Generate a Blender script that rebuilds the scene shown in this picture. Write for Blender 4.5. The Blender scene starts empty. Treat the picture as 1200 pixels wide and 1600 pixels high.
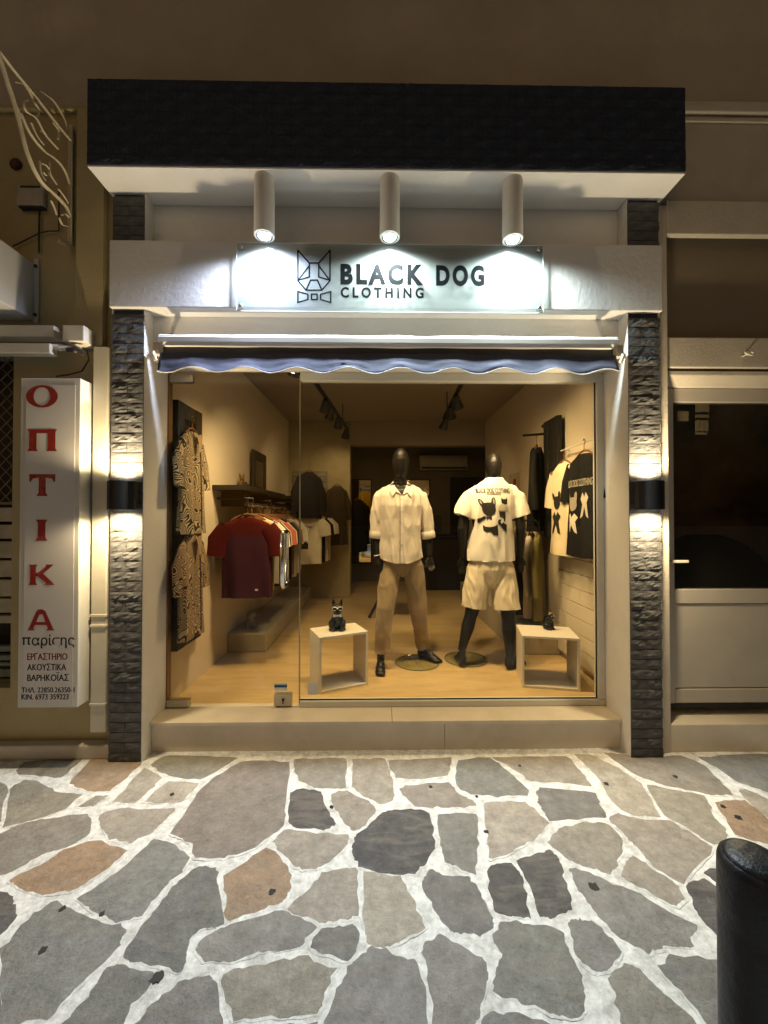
import bpy, bmesh, math, random
from mathutils import Vector, Matrix, noise
from mathutils.bvhtree import BVHTree
random.seed(7)
SC = bpy.context.scene
COL = SC.collection
PI = math.pi

# ------------------------------------------------------------------ camera
YAW, PITCH, FPX = 0.01394, 0.01176, 620.0      # focal length in pixels of a 1200 x 1600 frame
CAM = Vector((0.0, -2.4606, 1.5))
cam_data = bpy.data.cameras.new('camera')
cam_data.sensor_fit = 'VERTICAL'; cam_data.sensor_height = 36.0
cam_data.lens = FPX / 1600 * 36.0
cam_data.clip_start = 0.02; cam_data.clip_end = 400
cam = bpy.data.objects.new('camera', cam_data); COL.objects.link(cam)
cam.location = CAM
cam.rotation_euler = (PI/2 + PITCH, 0, -YAW)
SC.camera = cam
SC.render.resolution_x, SC.render.resolution_y = 768, 1024
_f = Vector((math.sin(YAW)*math.cos(PITCH), math.cos(YAW)*math.cos(PITCH), math.sin(PITCH)))
_r = Vector((math.cos(YAW), -math.sin(YAW), 0)); _u = _r.cross(_f)
def at(px, py, y=None, z=None, x=None):
    """the point of the world seen at a pixel of the photograph, on a plane y = .., z = .. or x = .."""
    d = _f + _r*((px-600)/FPX) + _u*((800-py)/FPX)
    t = (y-CAM.y)/d.y if y is not None else (z-CAM.z)/d.z if z is not None else (x-CAM.x)/d.x
    return CAM + d*t

# ------------------------------------------------------------------ sky, moonless night with street glow, exposure
SUN_EL, SUN_AZ = math.radians(38), math.radians(205)
world = bpy.data.worlds.new('World'); SC.world = world; world.use_nodes = True
wn = world.node_tree; bg = wn.nodes['Background']
sky = wn.nodes.new('ShaderNodeTexSky'); sky.sky_type = 'NISHITA'; sky.sun_disc = False
sky.sun_elevation = math.radians(7); sky.sun_rotation = SUN_AZ; sky.air_density = 2.0; sky.dust_density = 4.0
wn.links.new(sky.outputs[0], bg.inputs[0]); bg.inputs[1].default_value = 0.017
sun_d = bpy.data.lights.new('street_glow', 'SUN'); sun_d.energy = 0.115; sun_d.angle = math.radians(25); sun_d.color = (1.0, 0.78, 0.55)  # warm stand-in for the glow of unseen street lamps
street_glow = bpy.data.objects.new('street_glow', sun_d); COL.objects.link(street_glow)
_sd = Vector((math.sin(SUN_AZ)*math.cos(SUN_EL), math.cos(SUN_AZ)*math.cos(SUN_EL), math.sin(SUN_EL)))
street_glow.rotation_euler = _sd.to_track_quat('Z', 'Y').to_euler(); street_glow.location = (0, -3, 8)
SC.view_settings.view_transform = 'Standard'; SC.view_settings.look = 'None'
SC.view_settings.exposure = 0.0; SC.view_settings.gamma = 1.0; SC.view_settings.use_curve_mapping = False
W_SPOT, W_SCON, W_SHOP = 165.0, 50.0, 106.0        # watts of the lit lamps: canopy spots, pillar lamps, shop spots
SC.render.engine = 'CYCLES'
SC.cycles.use_denoising = True
SC.cycles.max_bounces = 7; SC.cycles.diffuse_bounces = 3; SC.cycles.glossy_bounces = 3
SC.cycles.use_adaptive_sampling = True; SC.cycles.adaptive_threshold = 0.02
SC.cycles.transmission_bounces = 8; SC.cycles.transparent_max_bounces = 12
SC.cycles.sample_clamp_indirect = 4.0; SC.cycles.caustics_reflective = False; SC.cycles.caustics_refractive = False

# ------------------------------------------------------------------ materials
MATS = {}
def mat(name, col, rough=0.7, var=0.12, vscale=6.0, bump=0.0, bscale=60.0, metal=0.0, spec=0.4, dirt=0.0, dirtcol=(0.05, 0.045, 0.035),
        dlo=0.52, emit=None, objcol=False, stretch=(1, 1, 1), sheen=0.0, vrough=0.6):
    if name in MATS: return MATS[name]
    m = bpy.data.materials.new(name); m.use_nodes = True; MATS[name] = m
    N = m.node_tree.nodes; L = m.node_tree.links; b = N['Principled BSDF']
    b.inputs['Roughness'].default_value = rough; b.inputs['Metallic'].default_value = metal
    b.inputs['Specular IOR Level'].default_value = spec
    if sheen: b.inputs['Sheen Weight'].default_value = sheen
    tc = N.new('ShaderNodeTexCoord'); mp = N.new('ShaderNodeMapping'); mp.inputs['Scale'].default_value = stretch
    L.new(tc.outputs['Object'], mp.inputs[0])
    n1 = N.new('ShaderNodeTexNoise'); n1.inputs['Scale'].default_value = vscale; n1.inputs['Detail'].default_value = 8; n1.inputs['Roughness'].default_value = vrough
    L.new(mp.outputs[0], n1.inputs['Vector'])
    mr = N.new('ShaderNodeMapRange'); mr.inputs[1].default_value = 0.3; mr.inputs[2].default_value = 0.7
    mr.inputs[3].default_value = 1-var; mr.inputs[4].default_value = 1+var; L.new(n1.outputs[0], mr.inputs[0])
    mx = N.new('ShaderNodeMix'); mx.data_type = 'RGBA'; mx.blend_type = 'MULTIPLY'; mx.inputs[0].default_value = 1
    if objcol:
        oi = N.new('ShaderNodeObjectInfo'); L.new(oi.outputs['Color'], mx.inputs[6])
    else:
        mx.inputs[6].default_value = (*col, 1)
    L.new(mr.outputs[0], mx.inputs[7]); out = mx.outputs[2]
    if dirt > 0:
        n2 = N.new('ShaderNodeTexNoise'); n2.inputs['Scale'].default_value = vscale*0.45; n2.inputs['Detail'].default_value = 9; n2.inputs['Roughness'].default_value = 0.72
        L.new(mp.outputs[0], n2.inputs['Vector'])
        r2 = N.new('ShaderNodeMapRange'); r2.inputs[1].default_value = dlo; r2.inputs[2].default_value = dlo+0.22; r2.inputs[3].default_value = 0; r2.inputs[4].default_value = dirt
        L.new(n2.outputs[0], r2.inputs[0])
        m2 = N.new('ShaderNodeMix'); m2.data_type = 'RGBA'; L.new(r2.outputs[0], m2.inputs[0]); L.new(out, m2.inputs[6]); m2.inputs[7].default_value = (*dirtcol, 1)
        out = m2.outputs[2]
    L.new(out, b.inputs['Base Color'])
    if bump > 0:
        n3 = N.new('ShaderNodeTexNoise'); n3.inputs['Scale'].default_value = bscale; n3.inputs['Detail'].default_value = 5; n3.inputs['Roughness'].default_value = 0.65
        L.new(mp.outputs[0], n3.inputs['Vector'])
        bp = N.new('ShaderNodeBump'); bp.inputs['Strength'].default_value = bump; bp.inputs['Distance'].default_value = 0.01
        L.new(n3.outputs[0], bp.inputs['Height']); L.new(bp.outputs[0], b.inputs['Normal'])
    if emit:
        b.inputs['Emission Color'].default_value = (*emit[0], 1); b.inputs['Emission Strength'].default_value = emit[1]
    return m

def glass(name, tint=(0.97, 0.98, 0.97), ior=1.45, rough=0.0, haze=0.0, refl=1.0):
    """thin clear pane: lets light straight through and mirrors by fresnel"""
    m = bpy.data.materials.new(name); m.use_nodes = True; N = m.node_tree.nodes; L = m.node_tree.links; N.clear()
    out = N.new('ShaderNodeOutputMaterial'); tr = N.new('ShaderNodeBsdfTransparent'); tr.inputs[0].default_value = (*tint, 1)
    gl = N.new('ShaderNodeBsdfGlossy'); gl.inputs['Roughness'].default_value = rough; gl.inputs[0].default_value = (refl, refl, refl, 1)
    fr = N.new('ShaderNodeFresnel'); ge = N.new('ShaderNodeNewGeometry'); ma = N.new('ShaderNodeMath'); ma.operation = 'MULTIPLY_ADD'
    L.new(ge.outputs['Backfacing'], ma.inputs[0]); ma.inputs[1].default_value = 1/ior-ior; ma.inputs[2].default_value = ior; L.new(ma.outputs[0], fr.inputs[0])   # same index on both faces of the pane
    mx = N.new('ShaderNodeMixShader'); L.new(fr.outputs[0], mx.inputs[0]); L.new(tr.outputs[0], mx.inputs[1]); L.new(gl.outputs[0], mx.inputs[2])
    sh = mx.outputs[0]
    if haze > 0:
        df = N.new('ShaderNodeBsdfDiffuse'); df.inputs[0].default_value = (0.42, 0.45, 0.445, 1)
        m2 = N.new('ShaderNodeMixShader'); m2.inputs[0].default_value = haze; L.new(sh, m2.inputs[1]); L.new(df.outputs[0], m2.inputs[2]); sh = m2.outputs[0]
    L.new(sh, out.inputs[0]); MATS[name] = m; return m

def zebra_mat(name, dark, light, seed):
    m = bpy.data.materials.new(name); m.use_nodes = True; N = m.node_tree.nodes; L = m.node_tree.links; b = N['Principled BSDF']
    b.inputs['Roughness'].default_value = 0.85; b.inputs['Specular IOR Level'].default_value = 0.2
    tc = N.new('ShaderNodeTexCoord'); mp = N.new('ShaderNodeMapping'); mp.inputs['Location'].default_value = (seed, seed*2, 0); mp.inputs['Scale'].default_value = (1, 1, 0.75)
    L.new(tc.outputs['Object'], mp.inputs[0])
    n = N.new('ShaderNodeTexNoise'); n.inputs['Scale'].default_value = 11.5; n.inputs['Detail'].default_value = 0.4; n.inputs['Distortion'].default_value = 0.5
    L.new(mp.outputs[0], n.inputs['Vector'])
    mu = N.new('ShaderNodeMath'); mu.operation = 'MULTIPLY'; mu.inputs[1].default_value = 122; L.new(n.outputs[0], mu.inputs[0])
    si = N.new('ShaderNodeMath'); si.operation = 'SINE'; L.new(mu.outputs[0], si.inputs[0])
    r = N.new('ShaderNodeMapRange'); r.inputs[1].default_value = -0.25; r.inputs[2].default_value = 0.25; L.new(si.outputs[0], r.inputs[0])
    mx = N.new('ShaderNodeMix'); mx.data_type = 'RGBA'; mx.inputs[6].default_value = (*dark, 1); mx.inputs[7].default_value = (*light, 1)
    L.new(r.outputs[0], mx.inputs[0]); L.new(mx.outputs[2], b.inputs['Base Color']); MATS[name] = m; return m

def stone_mat():
    m = mat('slate', (1, 1, 1), rough=0.62, var=0.40, vscale=11, vrough=0.82, bump=1.0, bscale=55, objcol=True, spec=0.35)
    N = m.node_tree.nodes; L = m.node_tree.links; b = N['Principled BSDF']
    src = b.inputs['Base Color'].links[0].from_socket
    tc = N.new('ShaderNodeTexCoord')
    mp = N.new('ShaderNodeMapping'); mp.inputs['Rotation'].default_value = (0, 0, 0.7); mp.inputs['Scale'].default_value = (1, 4, 1); L.new(tc.outputs['Object'], mp.inputs[0])
    n = N.new('ShaderNodeTexNoise'); n.inputs['Scale'].default_value = 5; n.inputs['Detail'].default_value = 8; n.inputs['Distortion'].default_value = 1.2; L.new(mp.outputs[0], n.inputs['Vector'])
    r = N.new('ShaderNodeMapRange'); r.inputs[1].default_value = 0.45; r.inputs[2].default_value = 0.75; r.inputs[4].default_value = 0.5; L.new(n.outputs[0], r.inputs[0])
    mx = N.new('ShaderNodeMix'); mx.data_type = 'RGBA'; L.new(r.outputs[0], mx.inputs[0]); L.new(src, mx.inputs[6]); mx.inputs[7].default_value = (0.27, 0.235, 0.195, 1)
    v = N.new('ShaderNodeTexNoise'); v.inputs['Scale'].default_value = 190; v.inputs['Detail'].default_value = 2; L.new(tc.outputs['Object'], v.inputs['Vector'])
    r2 = N.new('ShaderNodeMapRange'); r2.inputs[1].default_value = 0.64; r2.inputs[2].default_value = 0.72; r2.inputs[4].default_value = 0.45; L.new(v.outputs[0], r2.inputs[0])
    m3 = N.new('ShaderNodeMix'); m3.data_type = 'RGBA'; L.new(r2.outputs[0], m3.inputs[0]); L.new(mx.outputs[2], m3.inputs[6]); m3.inputs[7].default_value = (0.045, 0.042, 0.04, 1)
    # lime haze left by the grouting
    n4 = N.new('ShaderNodeTexNoise'); n4.inputs['Scale'].default_value = 22; n4.inputs['Detail'].default_value = 10; n4.inputs['Roughness'].default_value = 0.75; L.new(tc.outputs['Object'], n4.inputs['Vector'])
    r4 = N.new('ShaderNodeMapRange'); r4.inputs[1].default_value = 0.56; r4.inputs[2].default_value = 0.78; r4.inputs[4].default_value = 0.22; L.new(n4.outputs[0], r4.inputs[0])
    m4 = N.new('ShaderNodeMix'); m4.data_type = 'RGBA'; L.new(r4.outputs[0], m4.inputs[0]); L.new(m3.outputs[2], m4.inputs[6]); m4.inputs[7].default_value = (0.46, 0.45, 0.43, 1)
    L.new(m4.outputs[2], b.inputs['Base Color']); return m

# ------------------------------------------------------------------ objects
def link(o, parent=None):
    COL.objects.link(o)
    if parent is not None:
        o.parent = parent
        if parent.type == 'EMPTY': o.matrix_parent_inverse = Matrix.Translation(-parent.location)
    return o
def tag(o, label=None, cat=None, group=None, kind=None):
    if label: o['label'] = label
    if cat: o['category'] = cat
    if group: o['group'] = group
    if kind: o['kind'] = kind
    return o
def thing(name, label, cat, loc, group=None):
    e = bpy.data.objects.new(name, None); e.location = Vector(loc); e.empty_display_size = 0.1
    COL.objects.link(e); return tag(e, label, cat, group)

class MB:
    """collects verts and faces in world coordinates; build() links them as ONE mesh object"""
    def __init__(s): s.v = []; s.f = []
    def add(s, vs, fs):
        n = len(s.v); s.v += [Vector(p) for p in vs]; s.f += [tuple(i+n for i in f) for f in fs]; return s
    def box(s, x0, x1, y0, y1, z0, z1):
        return s.add([(x0,y0,z0),(x1,y0,z0),(x1,y1,z0),(x0,y1,z0),(x0,y0,z1),(x1,y0,z1),(x1,y1,z1),(x0,y1,z1)],
                     [(0,3,2,1),(4,5,6,7),(0,1,5,4),(1,2,6,5),(2,3,7,6),(3,0,4,7)])
    def obox(s, c, ax, ay, az):
        """box round centre c with half vectors"""
        c, ax, ay, az = map(Vector, (c, ax, ay, az))
        return s.add([c-ax-ay-az, c+ax-ay-az, c+ax+ay-az, c-ax+ay-az, c-ax-ay+az, c+ax-ay+az, c+ax+ay+az, c-ax+ay+az],
                     [(0,3,2,1),(4,5,6,7),(0,1,5,4),(1,2,6,5),(2,3,7,6),(3,0,4,7)])
    def rings(s, rr, cap0=True, cap1=True, closed=True):
        n = len(rr[0]); base = len(s.v); vs = [p for r in rr for p in r]; fs = []
        for i in range(len(rr)-1):
            for k in range(n if closed else n-1):
                a, b = i*n+k, i*n+(k+1) % n
                fs.append((a, b, b+n, a+n))
        if cap0: fs.append(tuple(reversed(range(n))))
        if cap1: fs.append(tuple(range((len(rr)-1)*n, len(rr)*n)))
        return s.add(vs, fs)
    def tube(s, pts, rad, n=8, flat=1.0, caps=True, up=None):
        pts = [Vector(p) for p in pts]; rad = rad if isinstance(rad, (list, tuple)) else [rad]*len(pts)
        rr = []; ref = None
        for i, p in enumerate(pts):
            t = (pts[min(i+1, len(pts)-1)] - pts[max(i-1, 0)]).normalized()
            if ref is None:
                ref = Vector(up) if up else (Vector((0,0,1)) if abs(t.z) < 0.9 else Vector((0,1,0)))
            a = (ref - t*ref.dot(t)).normalized(); b = t.cross(a); ref = a
            rr.append([p + (a*math.cos(2*PI*k/n)*flat + b*math.sin(2*PI*k/n))*rad[i] for k in range(n)])
        return s.rings(rr, caps, caps)
    def lathe(s, c, prof, n=24, axis='z', caps=True):
        c = Vector(c); rr = []
        for r, h in prof:
            ring = []
            for k in range(n):
                a = 2*PI*k/n
                ring.append(c + (Vector((r*math.cos(a), r*math.sin(a), h)) if axis == 'z' else Vector((r*math.cos(a), h, -r*math.sin(a))) if axis == 'y' else Vector((h, r*math.cos(a), r*math.sin(a)))))
            rr.append(ring)
        return s.rings(rr, caps, caps)
    def ball(s, c, r, nu=14, nv=9, rot=0.0):
        c = Vector(c); r = Vector(r) if not isinstance(r, (int, float)) else Vector((r, r, r)); rr = []
        ca, sa = math.cos(rot), math.sin(rot)
        for j in range(1, nv):
            ph = PI*j/nv; ring = []
            for k in range(nu):
                th = 2*PI*k/nu; x, y = r.x*math.sin(ph)*math.cos(th), r.y*math.sin(ph)*math.sin(th)
                ring.append(c + Vector((x*ca-y*sa, x*sa+y*ca, -r.z*math.cos(ph))))
            rr.append(ring)
        return s.rings(rr)
    def ell(s, rings_, n=20, **kw):
        """horizontal elliptical rings: (x, y, z, rx, ry[, rot])"""
        rr = []
        for q in rings_:
            x, y, z, rx, ry = q[:5]; rot = q[5] if len(q) > 5 else 0; ca, sa = math.cos(rot), math.sin(rot)
            rr.append([Vector((x + rx*math.cos(a)*ca - ry*math.sin(a)*sa, y + rx*math.cos(a)*sa + ry*math.sin(a)*ca, z)) for a in [2*PI*k/n for k in range(n)]])
        return s.rings(rr, **kw)
    def prism(s, poly, d0, d1, plane='xz'):
        """polygon extruded along the third axis"""
        n = len(poly)
        P = (lambda a, b, d: (a, d, b)) if plane == 'xz' else (lambda a, b, d: (a, b, d)) if plane == 'xy' else (lambda a, b, d: (d, a, b))
        return s.add([P(a, b, d0) for a, b in poly] + [P(a, b, d1) for a, b in poly],
                     [tuple(range(n)), tuple(reversed(range(n, 2*n)))] + [(i, (i+1) % n, (i+1) % n+n, i+n) for i in range(n)])
    def mesh(s, name, bevel=0.0, seg=2, smooth=False):
        me = bpy.data.meshes.new(name); me.from_pydata(s.v, [], s.f)
        bm = bmesh.new(); bm.from_mesh(me)
        bmesh.ops.recalc_face_normals(bm, faces=bm.faces)
        if bevel > 0:
            ed = [e for e in bm.edges if len(e.link_faces) == 2 and e.calc_face_angle(0) > 0.6]
            bmesh.ops.bevel(bm, geom=ed, offset=bevel, segments=seg, affect='EDGES', profile=0.5)
        bm.to_mesh(me); bm.free()
        if smooth:
            me.polygons.foreach_set('use_smooth', [True]*len(me.polygons))
            me.set_sharp_from_angle(angle=math.radians(smooth if smooth is not True else 50))
        return me
    def build(s, name, material, parent=None, bevel=0.0, seg=2, smooth=False):
        me = s.mesh(name, bevel, seg, smooth)
        if material is not None: me.materials.append(material)
        return link(bpy.data.objects.new(name, me), parent)
    def skin(s, name, material, parent, voxel=0.008, smooth=4, warp=None):
        """voxel union of everything collected: one continuous surface"""
        me = s.mesh(name); o = bpy.data.objects.new(name, me); COL.objects.link(o)
        r = o.modifiers.new('r', 'REMESH'); r.mode = 'VOXEL'; r.voxel_size = voxel; r.use_smooth_shade = True
        if smooth:
            sm = o.modifiers.new('s', 'SMOOTH'); sm.iterations = smooth; sm.factor = 0.5
        dg = bpy.context.evaluated_depsgraph_get(); dg.update()
        m2 = bpy.data.meshes.new_from_object(o.evaluated_get(dg)); bpy.data.objects.remove(o); bpy.data.meshes.remove(me)
        m2.name = name
        if warp:
            nrm = [v.normal.copy() for v in m2.vertices]
            for v, q in zip(m2.vertices, nrm): v.co = warp(v.co.copy(), q)
        m2.polygons.foreach_set('use_smooth', [True]*len(m2.polygons)); m2.update()
        if material is not None:
            m2.materials.clear(); m2.materials.append(material)
        return link(bpy.data.objects.new(name, m2), parent)

def box(name, x0, x1, y0, y1, z0, z1, m, parent=None, bevel=0.004):
    return MB().box(min(x0,x1), max(x0,x1), min(y0,y1), max(y0,y1), min(z0,z1), max(z0,z1)).build(name, m, parent, bevel)

# flat lettering and shapes: list of (u, v) triangles fitted to a rectangle
def _mesh_of_curve(cu):
    o = bpy.data.objects.new('t', cu); COL.objects.link(o)
    dg = bpy.context.evaluated_depsgraph_get(); dg.update()
    me = bpy.data.meshes.new_from_object(o.evaluated_get(dg)); bpy.data.objects.remove(o)
    vs = [v.co.copy() for v in me.vertices]; fs = [tuple(p.vertices) for p in me.polygons]; bpy.data.meshes.remove(me)
    return vs, fs
def text2d(s, bold=0.0, space=1.0):
    cu = bpy.data.curves.new('t', 'FONT'); cu.body = s; cu.offset = bold; cu.space_character = space; cu.resolution_u = 4
    return _mesh_of_curve(cu)
def shape2d(polys):
    cu = bpy.data.curves.new('t', 'CURVE'); cu.dimensions = '2D'; cu.fill_mode = 'BOTH'
    for p in polys:
        sp = cu.splines.new('POLY'); sp.points.add(len(p)-1); sp.use_cyclic_u = True
        for q, (a, b) in zip(sp.points, p): q.co = (a, b, 0, 1)
    return _mesh_of_curve(cu)
def fit(shape, u0, u1, v0, v1):
    vs, fs = shape
    if not vs: return [], []
    a0, a1 = min(v.x for v in vs), max(v.x for v in vs); b0, b1 = min(v.y for v in vs), max(v.y for v in vs)
    return [(u0+(v.x-a0)/(a1-a0)*(u1-u0), v0+(v.y-b0)/(b1-b0)*(v1-v0)) for v in vs], fs
def flat(name, shape, rect, m, parent, P):
    """lettering laid on a surface: P maps (u, v) to the world"""
    uv, fs = fit(shape, *rect)
    b = MB(); b.add([P(u, v) for u, v in uv], fs)
    me = bpy.data.meshes.new(name); me.from_pydata(b.v, [], b.f); me.materials.append(m)
    return link(bpy.data.objects.new(name, me), parent)
def wrap(name, shape, rect, m, parent, target, y0, dy, off=0.004, sub=3):
    """print laid on a garment: every point dropped on the cloth along y"""
    uv, fs = fit(shape, *rect)
    me = bpy.data.meshes.new(name); me.from_pydata([(u, y0, v) for u, v in uv], [], fs)
    bm = bmesh.new(); bm.from_mesh(me); bmesh.ops.triangulate(bm, faces=bm.faces)
    for _ in range(sub):
        ed = [e for e in bm.edges if e.calc_length() > 0.012]
        if ed: bmesh.ops.subdivide_edges(bm, edges=ed, cuts=1); bmesh.ops.triangulate(bm, faces=bm.faces)
    tm = target.data; tree = BVHTree.FromPolygons([v.co for v in tm.vertices], [tuple(p.vertices) for p in tm.polygons])
    for v in bm.verts:
        h = tree.ray_cast(v.co, Vector((0, dy, 0)))
        if h[0] is not None: v.co = h[0] - Vector((0, dy*off, 0))
    bm.to_mesh(me); bm.free(); me.materials.append(m)
    return link(bpy.data.objects.new(name, me), parent)
def lamp(name, kind, loc, aim, power, col, size=60, blend=0.5, rad=0.03):
    d = bpy.data.lights.new(name, kind); d.energy = power; d.color = col; d.shadow_soft_size = rad
    if kind == 'SPOT': d.spot_size = math.radians(size); d.spot_blend = blend
    o = bpy.data.objects.new(name, d); COL.objects.link(o); o.location = loc
    o.rotation_euler = (Vector(aim)-Vector(loc)).to_track_quat('-Z', 'Y').to_euler(); return o
def fn(x, y, z, s=1.0): return noise.noise(Vector((x*s, y*s, z*s)))

M_WHITE = mat('white plaster', (0.78, 0.755, 0.715), 0.8, 0.05, 3, 0.25, 45, dirt=0.25, dirtcol=(0.45, 0.41, 0.34))
M_LINTEL = mat('white painted render', (0.70, 0.69, 0.67), 0.75, 0.05, 4, 0.25, 30, dirt=0.15, dirtcol=(0.5, 0.47, 0.42))
M_UPPER = mat('cream render', (0.52, 0.44, 0.34), 0.9, 0.10, 1.8, 0.5, 120, dirt=0.45, dirtcol=(0.38, 0.31, 0.22))
M_YELLOW = mat('ochre wall paint', (0.42, 0.345, 0.185), 0.85, 0.08, 2.5, 0.3, 70, dirt=0.35, dirtcol=(0.36, 0.28, 0.15))
M_RIGHTW = mat('pale neighbouring render', (0.55, 0.49, 0.40), 0.85, 0.10, 3, 0.35, 90, dirt=0.5, dirtcol=(0.33, 0.27, 0.19))
M_PANEL = mat('brown shop panel', (0.23, 0.185, 0.125), 0.8, 0.06, 2, 0.1, 120)
M_BRICK = mat('charcoal split stone', (0.098, 0.096, 0.095), 0.9, 0.35, 14, 0.5, 70, spec=0.12)
M_BRICKC = mat('black painted split stone', (0.027, 0.035, 0.056), 0.7, 0.45, 14, 0.9, 45, spec=0.3)
M_CORE = mat('dark mortar', (0.03, 0.03, 0.03), 0.9, 0.1)
M_BLACK = mat('black powder coat', (0.012, 0.012, 0.012), 0.45, 0.1, spec=0.4)
M_SPOT = mat('white lamp enamel', (0.78, 0.76, 0.72), 0.5, 0.03)
M_ALU = mat('white aluminium frame', (0.62, 0.60, 0.54), 0.45, 0.04, spec=0.5)
M_STEEL = mat('brushed steel', (0.55, 0.54, 0.52), 0.3, 0.05, metal=1.0)
M_CHROME = mat('polished steel', (0.75, 0.75, 0.75), 0.12, 0.02, metal=1.0)
M_GLASS = glass('window glass', (0.95, 0.96, 0.94), 1.24)
M_MARBLE = mat('cream marble sill', (0.66, 0.585, 0.47), 0.45, 0.08, 5, 0.05, 30, dirt=0.3, dirtcol=(0.45, 0.38, 0.27))
# ================================================================== pavement
M_MORTAR = mat('white lime joint', (0.74, 0.735, 0.71), 0.95, 0.20, 30, 0.8, 40, dirt=0.75, dirtcol=(0.36, 0.34, 0.305), spec=0.2, dlo=0.46)
M_STONE = stone_mat()
g = MB()
NX, NY = 150, 60
for j in range(NY+1):
    for i in range(NX+1):
        x = -3.6 + 7.2*i/NX; y = -2.2 + 2.6*j/NY
        e = 0 if (i in (0, NX) or j in (0, NY)) else 1
        g.v.append(Vector((x, y, 0.0013 + e*(0.0016*fn(x, y, 0, 9) + 0.0022*fn(x, y, 5, 34)))))
for j in range(NY):
    for i in range(NX):
        a = j*(NX+1)+i; g.f.append((a, a+1, a+NX+2, a+NX+1))
B = len(g.v)
g.v += [Vector(p) for p in ((-60,-60,-0.006),(60,-60,-0.006),(60,0.4,-0.006),(-60,0.4,-0.006))]
g.v += [Vector(p) for p in ((-3.6,-2.2,-0.006),(3.6,-2.2,-0.006),(3.6,0.4,-0.006),(-3.6,0.4,-0.006))]
g.f += [(B, B+1, B+5, B+4), (B+1, B+2, B+6, B+5), (B+3, B, B+4, B+7)]
pave = g.build('pavement', M_MORTAR, None, smooth=True); tag(pave, 'crazy paving of slate slabs with wide white lime joints', kind='structure')

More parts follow.
